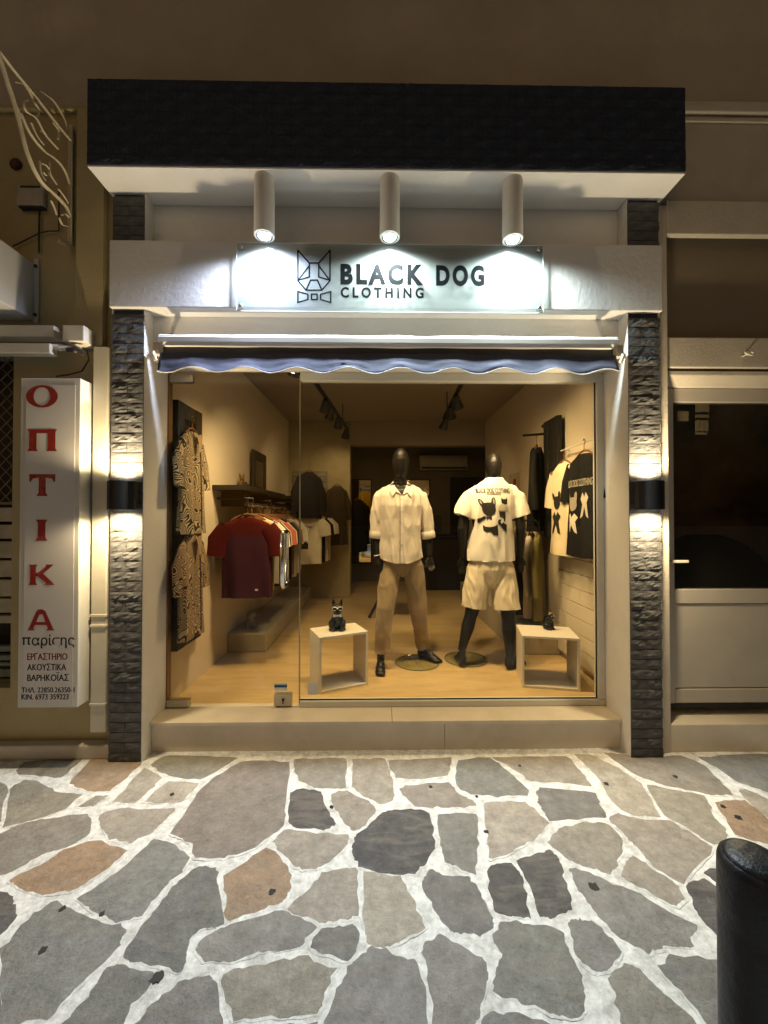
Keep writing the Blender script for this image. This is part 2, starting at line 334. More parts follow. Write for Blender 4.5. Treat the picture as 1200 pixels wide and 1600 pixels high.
GREY, DARK, TAN, ORAN, GREEN, PINK = (0.218,0.213,0.200), (0.088,0.084,0.084), (0.345,0.312,0.262), (0.37,0.262,0.172), (0.278,0.260,0.222), (0.295,0.260,0.230)
ST = [  # outlines read from the photograph at twice its size: (column offset, colour, points)
 (0,GREEN,[(75,65),(270,40),(190,110),(130,105),(55,100)]),
 (0,ORAN,[(220,130),(300,45),(440,62),(400,105),(345,150),(280,150)]),
 (0,GREEN,[(470,72),(530,42),(740,50),(625,115),(530,105)]),
 (0,TAN,[(360,185),(450,85),(500,115),(450,165),(420,190)]),
 (0,TAN,[(455,188),(525,125),(620,130),(590,160),(560,188)]),
 (0,PINK,[(540,285),(600,310),(612,362),(700,360),(790,330),(880,265),(885,190),(900,65),(760,62),(700,95),(635,140)]),
 (0,TAN,[(925,55),(1080,52),(1075,140),(1040,145),(985,140),(930,115)]),
 (0,TAN,[(1105,55),(1203,55),(1225,130),(1228,185),(1180,190),(1150,175),(1105,140)]),
 (0,TAN,[(20,260),(35,150),(70,125),(120,125),(180,160),(248,165),(200,210),(100,245)]),
 (0,TAN,[(250,200),(300,168),(330,172),(290,200)]),
 (0,GREEN,[(0,290),(60,260),(140,245),(270,225),(275,290),(200,330),(130,350),(40,405),(-20,420)]),
 (0,TAN,[(315,230),(380,208),(540,210),(500,255),(465,285),(400,315),(350,300),(320,265)]),
 (0,ORAN,[(40,430),(140,380),(200,340),(290,312),(390,345),(330,395),(260,445),(190,470),(130,472),(70,455)]),
 (0,GREY,[(250,490),(330,435),(430,360),(480,308),(530,315),(590,365),(560,410),(500,465),(440,540),(370,555),(300,525)]),
 (0,DARK,[(905,250),(910,160),(950,148),(1000,158),(1015,205),(1045,255),(1010,272),(930,265)]),
 (0,TAN,[(1035,165),(1085,155),(1160,195),(1170,220),(1130,265),(1105,278),(1070,240),(1045,200)]),
 (0,TAN,[(855,310),(905,278),(1080,292),(1085,320),(1010,385),(960,395),(925,385),(880,340)]),
 (0,DARK,[(1110,320),(1120,290),(1195,225),(1250,212),(1340,225),(1352,310),(1335,370),(1290,412),(1200,408),(1125,390),(1105,345)]),
 (0,DARK,[(-40,480),(25,475),(50,510),(40,565),(-40,625)]),
 (0,GREY,[(110,540),(175,505),(300,565),(385,590),(370,640),(310,700),(200,800),(150,865),(20,870),(10,760),(10,650)]),
 (0,GREY,[(385,670),(440,590),(500,510),(560,440),(610,395),(670,395),(680,470),(695,570),(620,585),(590,615),(580,680),(565,705),(460,685)]),
 (0,ORAN,[(705,420),(830,335),(880,370),(905,420),(905,470),(880,500),(800,525),(725,553),(708,530),(712,480)]),
 (0,TAN,[(905,515),(960,470),(1010,415),(1090,398),(1115,405),(1112,540),(1050,555),(1000,558),(920,530)]),
 (0,TAN,[(1140,410),(1200,422),(1250,432),(1290,500),(1322,580),(1250,615),(1200,640),(1150,625),(1142,540)]),
 (0,GREY,[(620,650),(650,610),(740,570),(880,530),(980,580),(940,635),(900,650),(820,655),(740,680),(650,685)]),
 (0,GREY,[(972,640),(1010,590),(1100,572),(1115,600),(1110,650),(1080,680),(1000,655)]),
 (0,GREY,[(210,875),(260,820),(340,700),(390,705),(480,740),(400,830),(360,930),(180,930)]),
 (0,GREY,[(425,880),(480,820),(560,760),(640,735),(670,760),(690,930),(410,930)]),
 (0,GREEN,[(700,730),(800,700),(930,680),(1040,710),(1010,790),(985,845),(900,850),(740,868),(715,800)]),
 (0,GREY,[(1010,930),(1060,770),(1110,690),(1160,650),(1250,675),(1300,695),(1318,770),(1330,930)]),
 (0,GREY,[(-60,760),(0,750),(10,900),(-60,930)]),
 (0,TAN,[(-60,110),(22,140),(0,250),(-60,270)]),
 (0,GREY,[(20,900),(140,890),(100,990),(0,990)]),
 (0,GREY,[(740,900),(985,880),(960,990),(760,990)]),
 (600,TAN,[(40,110),(20,60),(205,50),(195,105),(120,115)]),
 (600,TAN,[(50,150),(70,138),(200,130),(230,165),(275,180),(280,200),(180,203),(100,200)]),
 (600,GREY,[(235,60),(330,50),(380,90),(450,150),(440,165),(350,168),(270,160),(225,130)]),
 (600,TAN,[(345,50),(565,45),(610,90),(645,138),(560,125),(460,122),(400,80)]),
 (600,TAN,[(600,42),(660,45),(750,95),(800,130),(860,230),(780,225),(740,210),(710,180),(670,110)]),
 (600,TAN,[(690,35),(780,45),(930,45),(1000,75),(1085,165),(1000,160),(880,135),(800,110)]),
 (600,GREY,[(985,48),(1200,40),(1215,160),(1150,140),(1100,120),(1040,80)]),
 (600,TAN,[(1110,155),(1130,150),(1200,180),(1260,215),(1200,235),(1150,195)]),
 (600,GREY,[(490,145),(655,160),(680,215),(685,235),(520,245),(500,210),(487,180)]),
 (600,TAN,[(315,190),(440,192),(510,255),(470,300),(400,340),(345,365),(330,360),(325,280)]),
 (600,GREY,[(170,230),(285,228),(290,300),(285,410),(240,395),(195,370),(180,320)]),
 (600,TAN,[(515,315),(560,270),(620,255),(690,255),(740,300),(735,350),(705,410),(640,390),(570,360)]),
 (600,TAN,[(705,240),(740,230),(780,240),(890,250),(940,280),(1020,330),(930,440),(840,385),(790,330),(750,285)]),
 (600,TAN,[(825,138),(1000,170),(1030,240),(1065,275),(1065,300),(1030,320),(960,275),(880,230)]),
 (600,ORAN,[(1040,190),(1130,185),(1200,245),(1250,330),(1100,290)]),
 (600,TAN,[(750,420),(765,370),(780,360),(850,410),(920,450),(930,490),(910,510),(860,485),(800,450)]),
 (600,DARK,[(950,450),(1000,430),(1070,480),(1085,640),(1010,570),(975,520)]),
 (600,DARK,[(1005,415),(1045,395),(1110,440),(1080,470)]),
 (600,DARK,[(330,390),(400,382),(430,440),(455,545),(400,542),(350,535),(335,460)]),
 (600,DARK,[(420,375),(500,345),(525,345),(545,370),(560,430),(585,520),(520,545),(485,540),(470,480)]),
 (600,GREY,[(120,440),(150,408),(200,420),(260,425),(295,460),(330,540),(335,575),(300,600),(240,598),(200,580),(160,530)]),
 (600,GREY,[(585,400),(610,400),(700,440),(800,480),(900,540),(965,570),(970,590),(945,640),(880,630),(850,640),(825,660),(740,610),(690,560),(640,500),(600,450)]),
 (600,GREY,[(350,610),(370,575),(450,572),(545,590),(570,640),(600,720),(620,790),(615,830),(585,860),(500,830),(430,810),(350,780),(355,720),(375,680)]),
 (600,GREY,[(585,600),(590,565),(620,560),(680,590),(735,655),(690,715),(650,710),(610,670)]),
 (600,GREY,[(125,640),(180,610),(240,650),(310,680),(320,730),(300,800),(285,890),(280,930),(165,930),(155,800),(140,700)]),
 (600,GREY,[(860,705),(920,675),(1060,690),(1130,760),(1110,930),(1050,930),(950,800)]),
 (600,GREEN,[(715,750),(760,705),(800,720),(860,780),(950,860),(1000,930),(770,930),(730,820)]),
 (600,GREY,[(310,920),(335,850),(420,860),(560,900),(550,980),(310,980)]),
]
def slab(poly, col, k):
    """one paving slab: ragged outline, worn edge, slightly uneven height"""
    P = []
    n = len(poly); cc = sum(poly, Vector())/n
    poly = [p + (p-cc).normalized()*0.017 for p in poly]
    for i in range(n):
        a, b, c, d = poly[i-1], poly[i], poly[(i+1) % n], poly[(i+2) % n]
        for t in (0, 1/6, 2/6, 3/6, 4/6, 5/6):
            lin = b.lerp(c, t)
            h = ((b-a)*0.5*t*(1-t)**2 - (d-c)*0.5*(1-t)*t**2)*0.25                       # light rounding between neighbours
            w = lin + h
            w = w + Vector((fn(w.x, w.y, k, 28), fn(w.x+9, w.y, k, 28), 0))*0.010 + Vector((fn(w.x, w.y, k, 90), fn(w.x+9, w.y, k, 90), 0))*0.006
            P.append(w)
    c = sum(P, Vector())/len(P)
    top = 0.003 + random.random()*0.0015
    r0 = [Vector((p.x, p.y, -0.03)) for p in P]
    r1 = [Vector((p.x, p.y, top-0.0012)) for p in P]
    r2 = []
    for p in P:
        d = (c-p); d = d/max(d.length, 1e-6)*(0.009 + 0.010*max(-.7, fn(p.x, p.y, k, 16)) + 0.006*fn(p.x, p.y, k, 60))
        r2.append(Vector((p.x+d.x, p.y+d.y, top)))
    o = MB().rings([r0, r1, r2], cap0=False).build('paving_stone', M_STONE, pave, smooth=40); o.data.materials.append(M_MORTAR)
    for q in o.data.polygons:
        if len(q.vertices) == 4: q.material_index = 1        # lime smeared over the rim
    j = 1 + random.uniform(-0.22, 0.18)
    o.color = (col[0]*j*random.uniform(.98, 1.03), col[1]*j, col[2]*j*random.uniform(.97, 1.03), 1)
for k, (off, col, pts) in enumerate(ST):
    slab([at(off + a/2, 1160 + b/2, z=0.0) for a, b in pts], col, k)
def filler(x0, x1, y0, y1, nx, ny):
    jx, jy = (x1-x0)/nx, (y1-y0)/ny
    V = {(i, j): Vector((x0+i*jx+random.uniform(-.26, .26)*jx, y0+j*jy+random.uniform(-.26, .26)*jy, 0)) for i in range(nx+1) for j in range(ny+1)}
    for i in range(nx):
        for j in range(ny):
            q = [V[i,j], V[i+1,j], V[i+1,j+1], V[i,j+1]]; c = sum(q, Vector())/4
            slab([p + (c-p).normalized()*0.03 for p in q], random.choice([GREY, GREY, TAN, GREEN, DARK]), i*31+j)
filler(-3.5, -2.62, -1.6, -0.1, 2, 4); filler(2.75, 3.6, -1.6, -0.1, 2, 4)
filler(-1.4, 1.5, -2.2, -1.42, 7, 2)
filler(-2.6, -1.45, -2.1, -1.15, 3, 2); filler(1.55, 2.7, -2.1, -1.0, 3, 2)
M_GUM = mat('old dark gum', (0.022, 0.021, 0.022), 0.6, 0.2)
for (gx, gy, gs) in ((425,1393,9),(246,1527,15),(159,1427,7),(67,1484,9),(269,1241,6),(518,1260,5),(928,1385,12),(947,1224,6),(673,1229,5),(760,1299,6),(812,1196,4),(1055,1213,6),(1154,1277,8),(1130,1260,6),(745,1244,4),(98,1419,7)):
    p = at(gx, gy, z=0.005); r = gs/620*(p.y-CAM.y)*0.55
    pts = [(p.x+r*1.1*math.cos(a)*(1+.6*fn(math.cos(a), gx+math.sin(a), 0, 1.9)), p.y+r*1.1*math.sin(a)*(1+.6*fn(math.cos(a), gx+math.sin(a), 0, 1.9))) for a in [2*PI*k/14 for k in range(14)]]
    o = MB().prism(pts, 0.0, 0.0051, 'xy').build('gum_stain', M_GUM, pave)

# ================================================================== the shop building
XL0, XL1, XR0, XR1 = -1.646, -1.451, 1.571, 1.771       # stone pillars
ZS, ZL0, ZL1 = 3.510, 2.785, 3.20                        # canopy soffit, white band bottom and top
YG, ZF = 0.30, 0.19                                     # glass plane, shop floor
shop = thing('shop_building', 'white shopfront between charcoal stone pillars under a deep black canopy', 'building', (0, 0.3, 0))
wallu = MB().box(-4.5, 4.5, 0.10, 0.5, 4.12, 8.5).box(-1.69, 1.80, 0.10, 0.5, 3.52, 4.12).build('upper_wall', M_UPPER, shop)
# head wall behind the white band and above the window; inner faces of the pillars
box('head_wall', XL1, XR0, 0.10, 0.27, 2.50, ZS+0.02, M_WHITE, shop)
box('band', XL0-0.006, XR1+0.006, -0.022, 0.098, ZL0, ZL1, M_LINTEL, shop, 0.006)
# split stone pieces
def brick_mesh(w, h, rough, seed, name='brick'):
    nx, nz = max(4, int(w/0.018)), 5
    b = MB(); idx = {}
    for j in range(nz+1):
        for i in range(nx+1):
            x, z = w*i/nx, h*j/nz
            edge = min(i, nx-i, 2)/2.0*min(j, nz-j, 1.5)/1.5
            r = 0.5 + 0.55*fn(x+seed*3.1, seed, z*2.2, 26) + 0.35*fn(x+seed, seed*2, z*1.5, 70)
            idx[i, j] = len(b.v); b.v.append(Vector((x + (0.0015*fn(x, seed, z, 90) if i in (0, nx) else 0), -rough*max(r, 0)*(0.25+0.75*edge), z)))
    for j in range(nz):
        for i in range(nx):
            b.f.append((idx[i,j], idx[i+1,j], idx[i+1,j+1], idx[i,j+1]))
    ring = [idx[i,0] for i in range(nx+1)] + [idx[nx,j] for j in range(1, nz+1)] + [idx[i,nz] for i in range(nx-1, -1, -1)] + [idx[0,j] for j in range(nz-1, 0, -1)]
    n = len(b.v); b.v += [Vector((b.v[k].x, 0.02, b.v[k].z)) for k in ring]
    for k in range(len(ring)):
        b.f.append((ring[k], n+k, n+(k+1) % len(ring), ring[(k+1) % len(ring)]))
    return b.mesh(name)
RH = 0.0612
FULL = [brick_mesh(0.195, RH-0.0035, random.choice([0.007, 0.011, 0.017]), s) for s in range(9)]
HALF = [brick_mesh(0.0962, RH-0.0035, random.choice([0.007, 0.011, 0.017]), s+20) for s in range(10)]
for m in FULL+HALF: m.materials.append(M_BRICK)
def pillar(x0, x1):
    p = MB().box(x0+0.003, x1-0.003, 0.016, 0.28, 0, ZS-0.002).build('pillar', M_CORE, shop)
    box('pillar_side', (x1 if x0 < 0 else x0)-0.0025, (x1 if x0 < 0 else x0)+0.0025, 0.004, 0.30, 0.0, ZS-0.003, M_WHITE, p, 0)
    box('pillar_side', (x0 if x0 < 0 else x1)-0.0025, (x0 if x0 < 0 else x1)+0.0025, 0.004, 0.30, 0.0, ZS-0.003, M_WHITE, p, 0)
    r = 0; z = 0.0
    while z < ZS - 0.03:
        if z + RH < ZL0 + 0.01 or z > ZL1 - 0.03:
            h = min(1.0, (ZS-0.004-z)/RH, (ZL0-z-0.001)/RH if z < ZL0 else 9)
            for i in range(1 if r % 2 == 0 else 2):
                o = bpy.data.objects.new('brick', random.choice(FULL) if r % 2 == 0 else random.choice(HALF))
                link(o, p); o.location = (x0 + i*0.0985, 0.0, z); o.scale = ((x1-x0)/0.195, 1, h)
        z += RH; r += 1
    return p
pillar(XL0, XL1); pillar(XR0, XR1)
# canopy
CX0, CX1, CY, CZ = -1.672, 1.800, -0.185, 4.008
can = MB().box(CX0+0.004, CX1-0.004, CY+0.016, 0.099, ZS+0.012, CZ).build('canopy', M_CORE, shop)
box('soffit', CX0, CX1, CY+0.004, 0.098, ZS, ZS+0.0115, mat('fresh white soffit paint', (0.88, 0.86, 0.83), 0.8, 0.04, 4, 0.2, 40), can, 0.002)
CB = [brick_mesh(0.2155, 0.0595, 0.010, s+50) for s in range(8)] + [brick_mesh(0.107, 0.0595, 0.010, s+70) for s in range(4)]
for m in CB: m.materials.append(M_BRICKC)
ch = (CZ - ZS - 0.014)/7.8
for r in range(8):
    x = CX0; i = 0
    if r % 2:
        o = bpy.data.objects.new('brick', random.choice(CB[8:])); link(o, can); o.location = (x, CY, ZS+0.013+r*ch); o.scale.z = ch/0.0612; x += 0.1085
    while x < CX1 - 0.02:
        w = min(0.2155, CX1-x)
        o = bpy.data.objects.new('brick', random.choice(CB[:8])); link(o, can); o.location = (x, CY, ZS+0.013+r*ch); o.scale = (w/0.2155, 1, ch/0.0612); x += 0.217
# window sill: two plinth slabs and two top slabs
xs = at(695, 1150, y=0.1).x; xt = at(612, 1120, y=0.2).x
sill = box('window_sill', XL1+0.003, XR0-0.003, 0.125, 0.34, 0.0, 0.165, M_CORE, shop)
box('slab', XL1+0.003, xs-0.001, 0.105, 0.124, 0.0, 0.172, M_MARBLE, sill, 0.002); box('slab', xs+0.001, XR0-0.003, 0.105, 0.124, 0.0, 0.172, M_MARBLE, sill, 0.002)
box('slab', XL1+0.003, xt-0.001, 0.085, 0.345, 0.1735, 0.196, M_MARBLE, sill, 0.003); box('slab', xt+0.001, XR0-0.003, 0.085, 0.345, 0.1735, 0.196, M_MARBLE, sill, 0.003)
# fixed window and its white frame
ZG = 2.495
wx0, wx1 = at(470, 800, y=YG).x, XR0-0.002
win = thing('shop_window', 'large fixed shop window pane in a slim white frame', 'window', ((wx0+wx1)/2, YG, 0.197))
box('frame', wx0, wx1, YG-0.03, YG+0.03, ZG-0.055, ZG, M_ALU, win); box('frame', wx0, wx1, YG-0.03, YG+0.03, 0.1965, 0.238, M_ALU, win)
box('frame', wx1-0.05, wx1, YG-0.028, YG+0.028, 0.2385, ZG-0.0555, M_ALU, win)
box('pane', wx0, wx1-0.051, YG-0.004, YG+0.004, 0.239, ZG-0.0565, M_GLASS, win, 0)
M_SEAL = mat('black glazing seal', (0.01, 0.01, 0.01), 0.7)
box('seal', wx0, wx1-0.051, YG-0.012, YG-0.005, 0.2385, 0.245, M_SEAL, win, 0); box('seal', wx1-0.057, wx1-0.0505, YG-0.012, YG-0.005, 0.246, ZG-0.056, M_SEAL, win, 0)
M_STICK = mat('white sticker', (0.62, 0.62, 0.6), 0.5); M_STBLUE = mat('dark blue sticker', (0.02, 0.05, 0.12), 0.5); M_STLB = mat('pale blue sticker', (0.35, 0.5, 0.6), 0.5)
p = at(489, 1076, y=YG-0.006)
box('sticker', p.x-0.036, p.x+0.036, YG-0.0065, YG-0.0052, p.z-0.042, p.z+0.042, M_STICK, win, 0)
# frameless glass door
dx0 = XL1+0.012
door = thing('glass_door', 'frameless glass shop door with long steel pull handle', 'door', ((dx0+wx0)/2, YG, 0.2))
dy = YG-0.004
M_EDGE = mat('green glass edge', (0.30, 0.26, 0.16), 0.2)
box('pane', dx0, wx0-0.010, dy-0.005, dy+0.005, 0.205, 2.482, M_GLASS, door, 0)
box('glass_edge', wx0-0.0095, wx0-0.0015, dy-0.006, dy+0.006, 0.205, 2.482, M_EDGE, door, 0)
box('door_stop', XL1+0.003, XL1+0.0115, dy-0.02, dy+0.03, 0.197, 2.49, mat('brown door strip', (0.25, 0.13, 0.05), 0.5), door, 0)
box('patch_fitting', dx0+0.002, dx0+0.160, dy-0.022, dy+0.022, 2.425, 2.478, M_STEEL, door); box('patch_fitting', dx0-0.004, dx0+0.145, dy-0.024, dy+0.024, 0.2, 0.25, M_STEEL, door)
a, b = at(428, 1103, y=dy-0.02), at(455, 1085, y=dy-0.02)
lk = box('lock', a.x, b.x, dy-0.026, dy+0.026, a.z, b.z, mat('satin lock case', (0.5, 0.46, 0.38), 0.4, metal=0.6), door, 0.003)
c = (a+b)/2; MB().lathe((c.x+0.005, dy-0.026, c.z+0.006), [(0.009, 0), (0.009, -0.006), (0.004, -0.007)], 14, 'y').box(c.x+0.001, c.x+0.008, dy-0.032, dy-0.026, c.z-0.02, c.z).build('keyhole', M_BLACK, lk)
a, b = at(429, 1078.5, y=dy), at(449, 1067, y=dy)
sk = box('sticker', a.x, b.x, dy-0.0066, dy-0.0053, a.z, b.z, M_STICK, door, 0)
box('sticker_band', a.x+0.001, b.x-0.001, dy-0.0074, dy-0.0068, a.z+0.022, b.z-0.012, M_STBLUE, sk, 0); box('sticker_band', a.x+0.001, b.x-0.001, dy-0.0074, dy-0.0068, b.z-0.0115, b.z-0.001, M_STLB, sk, 0)
h0, h1 = at(442, 832, y=dy-0.05), at(442, 917, y=dy-0.05)
hd = MB()
for yy in (dy-0.062, dy+0.062):
    s = 1 if yy > dy else -1
    hd.tube([(h0.x, dy, h0.z), (h0.x, yy-0.02*s, h0.z), (h0.x, yy, h0.z-0.02), (h0.x, yy, h1.z+0.02), (h0.x, yy-0.02*s, h1.z), (h0.x, dy, h1.z)], 0.016, 12)
hd.build('pull_handle', M_CHROME, door, smooth=True)

# ================================================================== neighbours
M_PIPE = mat('painted metal duct', (0.52, 0.48, 0.38), 0.5, 0.05, 4, dirt=0.2)
lb = thing('left_building', 'ochre neighbouring building front with worn painted wall', 'building', (-2.6, 0.3, 0))
YW = 0.10
xg = at(20, 700, y=YW).x; x160 = XL0-0.004
MB().box(xg, x160, YW, 0.4, 0.0, 4.118).box(-4.5, xg, YW, 0.4, at(10, 545, y=YW).z, 4.118).box(-4.5, xg, YW, 0.4, 0.0, at(10, 1075, y=YW).z).build('wall', M_YELLOW, lb)
box('corner_strip', at(118, 400, y=0.06).x, at(161, 400, y=0.06).x, 0.06, YW-0.001, at(140, 540, y=0.06).z, 4.1, M_YELLOW, lb)
box('plinth', -4.5, x160-0.012, 0.03, YW-0.001, 0.0, at(100, 1165, y=0.03).z, M_RIGHTW, lb, 0.01)
cz = at(100, 163, y=0.05).z
box('ledge', -4.5, CX0-0.01, 0.07, YW-0.001, cz-0.012, cz+0.015, M_YELLOW, lb, 0.005)
pipe = thing('wall_duct', 'flat painted metal duct running down between the optician sign and left pillar', 'duct', (at(156,1145,y=0.05).x, 0.06, at(156,1145,y=0.05).z))
px0, px1 = at(143, 800, y=0.02).x, at(167, 800, y=0.02).x
zt, zb = at(156, 541, y=0.02).z, at(156, 1145, y=0.02).z
box('duct_body', px0, px1, 0.02, YW-0.0015, zb, zt, M_PIPE, pipe, 0.006)
for yy in (962, 978, 1101): 
    z = at(156, yy, y=0.02).z; box('clip', px0-0.003, px1+0.003, 0.014, YW-0.003, z-0.008, z+0.008, M_PIPE, pipe, 0.002)
# vertical optician sign
M_SIGNW = mat('sign acrylic', (0.60, 0.57, 0.54), 0.5, 0.02); M_SIGNF = mat('sign frame aluminium', (0.60, 0.57, 0.50), 0.45, 0.04)
M_RED = mat('red sign print', (0.26, 0.013, 0.008), 0.5, 0.08, 20, dirt=0.2, dirtcol=(0.55, 0.4, 0.35)); M_INK = mat('dark sign print', (0.02, 0.02, 0.025), 0.5); M_MAROON = mat('maroon sign print', (0.20, 0.012, 0.02), 0.5)
SY = -0.060
s0, s1 = at(27, 1106, y=SY), at(126, 591, y=SY)
osg = thing('optician_sign', 'tall white light box sign with red Greek letters on the left wall', 'sign', ((s0.x+s1.x)/2, 0.05, s0.z))
box('case', s0.x, s1.x, SY, YW-0.0015, s0.z, s1.z, M_SIGNF, osg, 0.004)
f0, f1 = at(36, 1102, y=SY), at(118, 602, y=SY)
box('face', f0.x, f1.x, SY-0.0015, SY-0.0003, f0.z, f1.z, M_SIGNW, osg, 0)
PF = lambda u, v: (u, SY-0.0025, v)
def ring(a, b, n=28): return [(a*math.cos(2*PI*k/n), b*math.sin(2*PI*k/n)) for k in range(n)]
GL = [
 ([ring(1, 1), ring(0.52, 0.80)], (41, 91, 602, 637)),
 ([[(0,0),(.36,0),(.31,.1),(.31,.82),(.69,.82),(.69,.1),(.64,0),(1,0),(.94,.12),(.94,.88),(1,1),(0,1),(.06,.88),(.06,.12)]], (43, 90, 671, 705)),
 ([[(.28,0),(.72,0),(.64,.15),(.63,.84),(.86,.80),(.96,.62),(1,.7),(1,1),(0,1),(0,.7),(.04,.62),(.14,.80),(.37,.84),(.36,.15)]], (46, 87, 741, 775)),
 ([[(0,0),(1,0),(.82,.15),(.82,.85),(1,1),(0,1),(.18,.85),(.18,.15)]], (56, 75, 812, 845)),
 ([[(0,0),(.34,0),(.28,.12),(.28,.42),(.36,.42),(.66,.1),(.62,0),(1,0),(.92,.12),(.56,.55),(.86,.88),(.96,1),(.66,1),(.66,.9),(.36,.6),(.28,.6),(.28,.88),(.34,1),(0,1),(.06,.88),(.06,.12)]], (45, 86, 882, 914)),
 ([[(0,0),(.28,0),(.22,.1),(.28,.26),(.70,.26),(.76,.1),(.68,0),(1,0),(.94,.1),(.66,.92),(.55,1),(.40,1),(.32,.9),(.06,.1)], [(.33,.40),(.66,.40),(.56,.76),(.44,.76)]], (43, 86, 952, 985)),
]
for polys, (a, b, c, d) in GL:
    p, q = at(a, d, y=SY), at(b, c, y=SY)
    flat('letter', shape2d(polys), (p.x, q.x, p.z, q.z), M_RED, osg, PF)
for s, (a, b, c, d), m, bold in (('αρίσης', (50, 117, 991, 1013), M_INK, 0.02), ('EPΓAΣTHPIO', (43, 106, 1020, 1031), M_MAROON, 0.015), ('AKOYΣTIKA', (43, 104, 1036.5, 1047.5), M_INK, 0.02),
      ('BAPHKOΪAΣ', (43, 108, 1050, 1064), M_INK, 0.02), ('THΛ. 22850.26350-1', (34, 117, 1073, 1082), M_INK, 0.012), ('KIN. 6973 359223', (34, 108, 1084, 1093), M_INK, 0.012)):
    p, q = at(a, d, y=SY), at(b, c, y=SY)
    t2 = text2d(s)
    for sx in (0, 0.0022): flat('lettering', t2, (p.x+sx, q.x+sx-0.0022, p.z, q.z), m, osg, lambda u, v: (u, SY-0.0025-sx*0.2, v))
p, q = at(35, 1007.5, y=SY), at(48.5, 995.5, y=SY)
flat('lettering', shape2d([[(.10,0),(.30,0),(.30,.80),(.66,.80),(.66,.12),(.72,0),(.95,0),(.95,.14),(.86,.16),(.86,.80),(1,.80),(1,1),(0,1),(0,.80),(.10,.80)]]), (p.x, q.x, p.z, q.z), M_INK, osg, PF)
M_SCREW = mat('dark screw', (0.05, 0.045, 0.04), 0.5, metal=0.5)
# mesh grille and pale slats of the left shop window
gr = thing('roller_grille', 'dark diamond mesh security grille at the left edge above pale slats', 'grille', (xg-0.4, 0.17, at(10, 790, y=0.16).z))
gz0, gz1 = at(10, 785, y=0.16).z, at(10, 556, y=0.16).z
box('backing', -4.4, xg-0.003, 0.30, 0.34, at(10, 1074, y=YW).z+0.003, at(10, 546, y=YW).z-0.003, M_BLACK, gr, 0)
M_WIRE = mat('dull wire', (0.20, 0.17, 0.12), 0.5, metal=0.3)
cell = (gz1-gz0)/12
for k in range(9):
    pts = []
    for j in range(13*2):
        z = gz0 + j*cell/2; ph = (j+1) % 2
        pts.append((xg-0.015-k*0.082 - (0.038 if ph else 0.0) , 0.16, min(z, gz1)))
    MB().tube(pts, 0.0045, 6).build('wire', M_WIRE, gr)
    pts2 = [(2*(xg-0.015-k*0.082)-p[0]-0.084, 0.163, p[2]) for p in pts]
    MB().tube(pts2, 0.0045, 6).build('wire', M_WIRE, gr)
MB().box(-4.4, xg-0.004, 0.15, 0.175, gz0-0.014, gz0+0.002).build('bottom_rail', M_WIRE, gr)
M_SLAT = mat('pale display slat', (0.42, 0.36, 0.25), 0.7, 0.2, 10, dirt=0.4); M_SLAT2 = mat('grey green display slat', (0.16, 0.17, 0.13), 0.6, 0.2, 10)
for k, (ya, yb, m) in enumerate(((793,815,M_SLAT),(820,842,M_SLAT),(846,872,M_SLAT),(876,902,M_SLAT),(906,932,M_SLAT),(936,958,M_SLAT),(962,974,M_SLAT),(1010,1019,M_SLAT2),(1024,1032,M_SLAT2),(1036,1042,M_SLAT2),(1046,1058,M_SLAT2),(1062,1072,M_SLAT2))):
    a, b = at(10, yb, y=0.17).z, at(10, ya, y=0.17).z
    box('slat', -4.4, xg-0.004-0.012*(k % 3 == 1), 0.17+0.01*(k % 2), 0.22, a, b, m, gr, 0.004)
# shutter housing with slanting underside, and the twin tube lamp below it
M_HOUS = mat('grey white sheet metal', (0.52, 0.52, 0.53), 0.5, 0.04, 3, dirt=0.25, dirtcol=(0.25, 0.2, 0.14))
hx = at(53, 450, y=0.09).x
hz = [at(60, 412, x=hx), at(0, 370, x=hx)]
sh = thing('shutter_housing', 'grey white sheet metal shutter box at upper left above a tube lamp', 'shutter box', (hx-0.5, 0.05, at(30, 500, y=0).z))
zb2 = at(55, 500, y=0.09).z; zt2 = at(60, 412, y=0.09).z
MB().box(-4.2, hx, -0.36, YW-0.002, zb2, zt2).build('box_body', M_HOUS, sh, 0.006)
box('flange', hx+0.001, hx+0.030, 0.085, YW-0.002, zb2-0.02, zt2+0.03, M_HOUS, sh, 0.003)
for zz in (zb2+0.03, zt2-0.02): MB().lathe((hx+0.015, 0.085, zz), [(0.011, 0), (0.011, -0.006), (0.006, -0.008)], 10, 'y').build('bolt', M_SCREW, sh)
tl = thing('tube_lamp', 'unlit twin tube lamp fitting of dirty white metal on the left wall', 'lamp', (at(60, 540, y=0).x, 0.05, at(60, 550, y=0).z))
M_LAMPW = mat('aged white lamp housing', (0.62, 0.57, 0.48), 0.5, 0.06, 6, dirt=0.4, dirtcol=(0.3, 0.24, 0.17))
p, q = at(84, 526, y=-0.02), at(84, 508, y=-0.02)
box('channel', -4.2, p.x, -0.02, 0.06, p.z, q.z, M_LAMPW, tl, 0.004)
p, q = at(78, 552, y=-0.05), at(78, 536, y=-0.05)
box('tube_cover', -4.2, p.x, -0.05, 0.01, p.z, q.z, M_LAMPW, tl, 0.006)
p, q = at(99, 534, y=-0.02), at(133, 509, y=-0.02)
box('end_box', p.x, q.x, -0.03, YW-0.002, p.z, q.z, M_LAMPW, tl, 0.006)
for i in range(3):
    a = at(80+i*12, 543+i*2, y=-0.02); MB().tube([a, a+Vector((0.05, 0.01, 0.012)), a+Vector((0.09, 0.02, -0.006*i))], [0.02-0.004*i, 0.016, 0.011], 8).build('holder', M_SCREW if i == 2 else M_LAMPW, tl, smooth=True)
